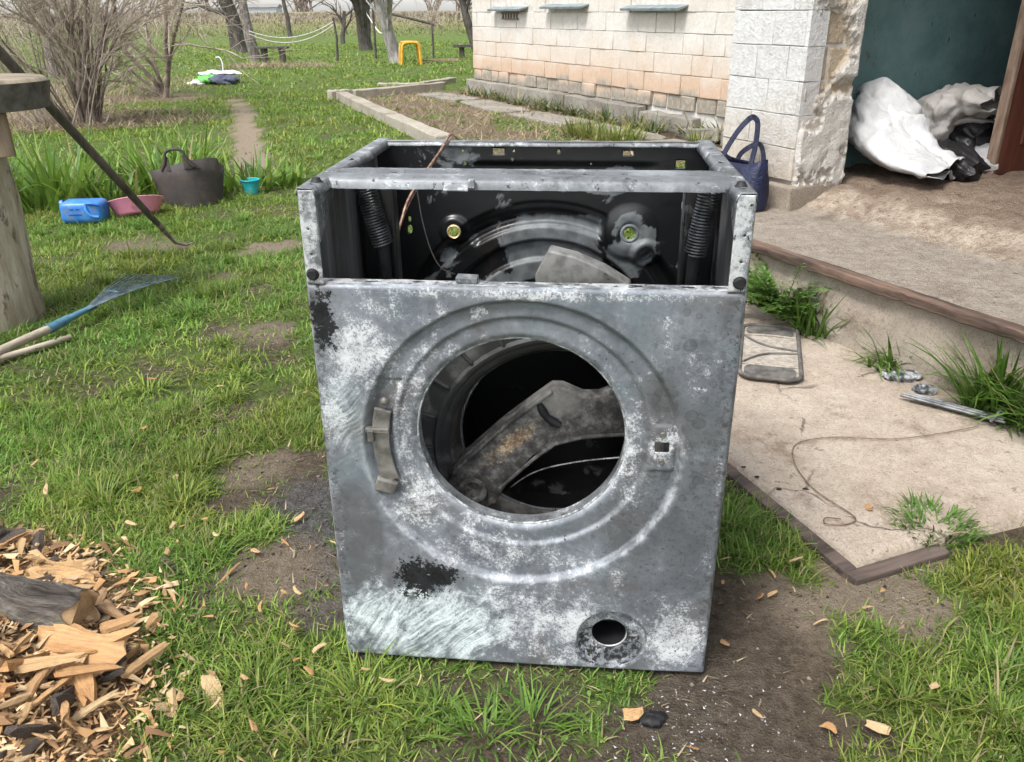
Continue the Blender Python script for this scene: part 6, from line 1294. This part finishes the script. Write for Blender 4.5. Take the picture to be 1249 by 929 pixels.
N = NB('ridged_grey_bark', .95, 0, .1); o = N.map(N.obj(), (.35, 1, 1)); v = N.noise(o, 26, 7, .7, 1.2); w2 = N.noise(N.obj(), 9, 4); c = N.ramp(v, [(.32, (.028, .023, .02)), (.5, (.105, .092, .08)), (.68, (.25, .23, .205))]); c = N.mix(N.rng(w2, .58, .7, 0, .45), c, (.13, .14, .06)); N.col(c); N.bump(v, 1.0, .02); M_logbark = N.m
log_piece('bark_log', .27, .042, 'grey bark covered log lying across the chip heap', (-.86, 1.14, .088), (.2, .08, -.2), seed=2)
log_piece('bark_log', .24, .06, 'thick bark log at the picture edge behind the chip heap', (-1.10, 1.29, .07), (.3, -.3, .75), seed=3)
for k, (l, loc_, rot_, sc_, mm) in enumerate([('split log quarter with dark bark edge in the chip heap', (-.70, 1.04, .07), (.5, .1, -.15), (.17, .26, .20), 0), ('split log quarter with pale heartwood above the bark log', (-.84, 1.27, .05), (.2, .08, .12), (.15, .24, .2), 2)]):
    root = empty('split_log', loc_, 0, rot_); tag(root, l, 'log'); o = link('heartwood', chip_mesh(520 + k, .17, WOODS[mm], 12, 11, 'heartwood'), root, (0, 0, 0), (0, 0, 0), sc_); link('bark', chip_mesh(560 + k, .15, M_barkchip, 12, 9, 'bark'), root, (0, -.012, -.014), (.3, 0, 0), (sc_[0] * .97, sc_[1] * .95, sc_[2] * .9))
big = [(-.70, 1.06, .10, .11, .3, .035, 0, 'broad orange split stick in the middle of the heap'), (-.78, 1.08, .12, .14, .15, .05, 2, 'long orange splinter lying across the heap'), (-.86, 1.02, .115, .13, -.1, .05, 0, 'thick round edged stick at the heap crest'), (-.83, .96, .105, .14, .05, .045, 2, 'flat curved slab of wood in front of the heap crest'),
       (-.93, 1.10, .15, .10, 1.2, .045, 0, 'dark orange stub poking up by the picture edge'), (-.66, .98, .065, .10, .8, .03, 1, 'pale splinter on the lower slope of the heap'), (-.62, 1.08, .05, .12, 1.0, .032, 2, 'long splinter at the right edge of the heap'), (-.73, 1.20, .06, .10, -.6, .05, 1, 'pale forked chunk at the back of the heap'), (-.70, 1.17, .07, .085, .4, .05, 0, 'orange knotty chunk at the back of the heap'), (-.86, .90, .10, .12, .35, .05, 0, 'split stick lowest in the picture corner'), (-.72, .90, .06, .08, 1.3, .04, 1, 'blocky pale wood lump in front of the heap'),
       (-1.0, 1.12, .135, .07, 1.4, .05, 1, 'short pale stub leaning on the grey log')]
for k, (x, y, z, L, rz, wd, mi, l) in enumerate(big):
    me = chip_mesh(400 + k, .32, WOODS[mi], 9, 9, 'split_wood'); s_ = wd / .85; f_ = 1 - (z - .02) / 1.007
    tag(link('split_wood', me, None, (x * f_, y * f_, z * .9), (random.gauss(0, .2), random.gauss(0, .12), rz), (L * .8, s_ * .8, s_ * 1.1)), l, 'split wood', 'larger split pieces in the heap')
# splinters and crumbs too small to pick apart
x = rng.uniform(-1.1, -.4, 9000); y = rng.uniform(.7, 1.45, 9000); pk = pile_h(x, y); k = rng.random(9000) < np.clip((pk - .004) / .04, 0, 1); x, y = x[k], y[k]; n = len(x); s_ = rng.uniform(.003, .010, n) * rng.choice([.8, 1.0, 2.2], n, p=[.4, .45, .15]); az = rng.uniform(0, 2 * pi, n); z = ground_h(x, y) + rng.uniform(.002, .018, n)
T = np.array([(1.3, 0, 0), (-.9, .35, 0), (-1.1, -.4, .05), (-.1, .05, .35)]); P = np.zeros((n, 4, 3)); tl = rng.normal(0, .4, n)
for i in range(4): P[:, i] = np.stack([x + s_ * (T[i, 0] * np.cos(az) - T[i, 1] * np.sin(az)), y + s_ * (T[i, 0] * np.sin(az) + T[i, 1] * np.cos(az)), z + s_ * (T[i, 2] + tl * T[i, 0])], 1)
F = (np.arange(n)[:, None, None] * 4 + np.array([(0, 1, 2), (0, 1, 3), (1, 2, 3), (2, 0, 3)])[None]).reshape(-1, 3)
N = NB('wood_crumbs', .85, 0, .2); c_ = N.attr('tint', 'Color'); N.col(c_); me = mesh_np('wood_splinters', P.reshape(-1, 3), F, N.m); cc = np.ones((n, 4, 4)); cc[:, :, :3] = (np.array([[.44, .26, .12], [.54, .40, .24], [.50, .34, .18], [.26, .15, .08]])[rng.integers(0, 4, n)] * rng.uniform(.7, 1.2, (n, 1)))[:, None]; attr(me, 'tint', cc.reshape(-1, 4), 'COL')
tag(link('wood_splinters', me), 'fine splinters and sawdust crumbs filling the chip heap', 'splinters', None, 'stuff')
o = link('wood_chip', chips[2], None, (.184, .955, .012), (.1, .05, .2), (.036, .10, .05)); tag(o, 'striped orange wood chip lying beside the black scrap', 'wood chip', 'stray wood chips')
tag(lump('charred_scrap', .020, .014, .008, M_black, None, (.216, .955, .0), 41, .6, 20, 10), 'small charred black scrap on the ash in front of the machine', 'scrap')
# ash flakes on the soil
n = 300; x = np.concatenate([rng.normal(.29, .06, n // 2), rng.normal(.27, .12, n - n // 2)]); y = np.concatenate([rng.normal(.95, .05, n // 2), rng.normal(.93, .09, n - n // 2)]); mx, my = w2m(x, y); k = (my < -.005) | (np.abs(mx) > .31); x, y = x[k], y[k]; n = len(x)
s_ = rng.uniform(.0005, .0026, n) * rng.choice([.5, .8, 1.3], n) ; az = rng.uniform(0, 2 * pi, n); z = ground_h(x, y) + .002; T = np.array([(1.4, 0, 0), (-.5, .5, 0), (-.8, -.6, 0), (0, 0, .35)]); P = np.zeros((n, 4, 3))
for i in range(4): P[:, i] = np.stack([x + s_ * (T[i, 0] * np.cos(az) - T[i, 1] * np.sin(az)), y + s_ * (T[i, 0] * np.sin(az) + T[i, 1] * np.cos(az)), z + s_ * T[i, 2]], 1)
F = (np.arange(n)[:, None, None] * 4 + np.array([(0, 1, 2), (0, 1, 3), (1, 2, 3), (2, 0, 3)])[None]).reshape(-1, 3)
tag(link('ash_flakes', mesh_np('ash_flakes', P.reshape(-1, 3), F, simple('white_ash', (.28, .28, .28), (.55, .55, .55), 200, .9))), 'white ash flakes scattered on the soil in front of the machine', 'ash', None, 'stuff')
for nm, pts_, lb in (('slab_crumbs', [(.545, 1.70), (.565, 1.655), (.60, 1.60), (.66, 1.60)], ''),):
    labs = ['charred crumb nearest the machine on the slab edge', 'charred crumb second from the machine on the slab edge', 'charred crumb third from the machine on the slab edge', 'charred crumb near the loop of rusty wire']
    for k, (x, y) in enumerate(pts_): tag(lump('charred_crumb', random.uniform(.005, .009), .004, .002, M_black, None, (x, y, .015), 50 + k, .6, 12, 8), labs[k], 'crumb', 'charred crumbs on the slab edge')
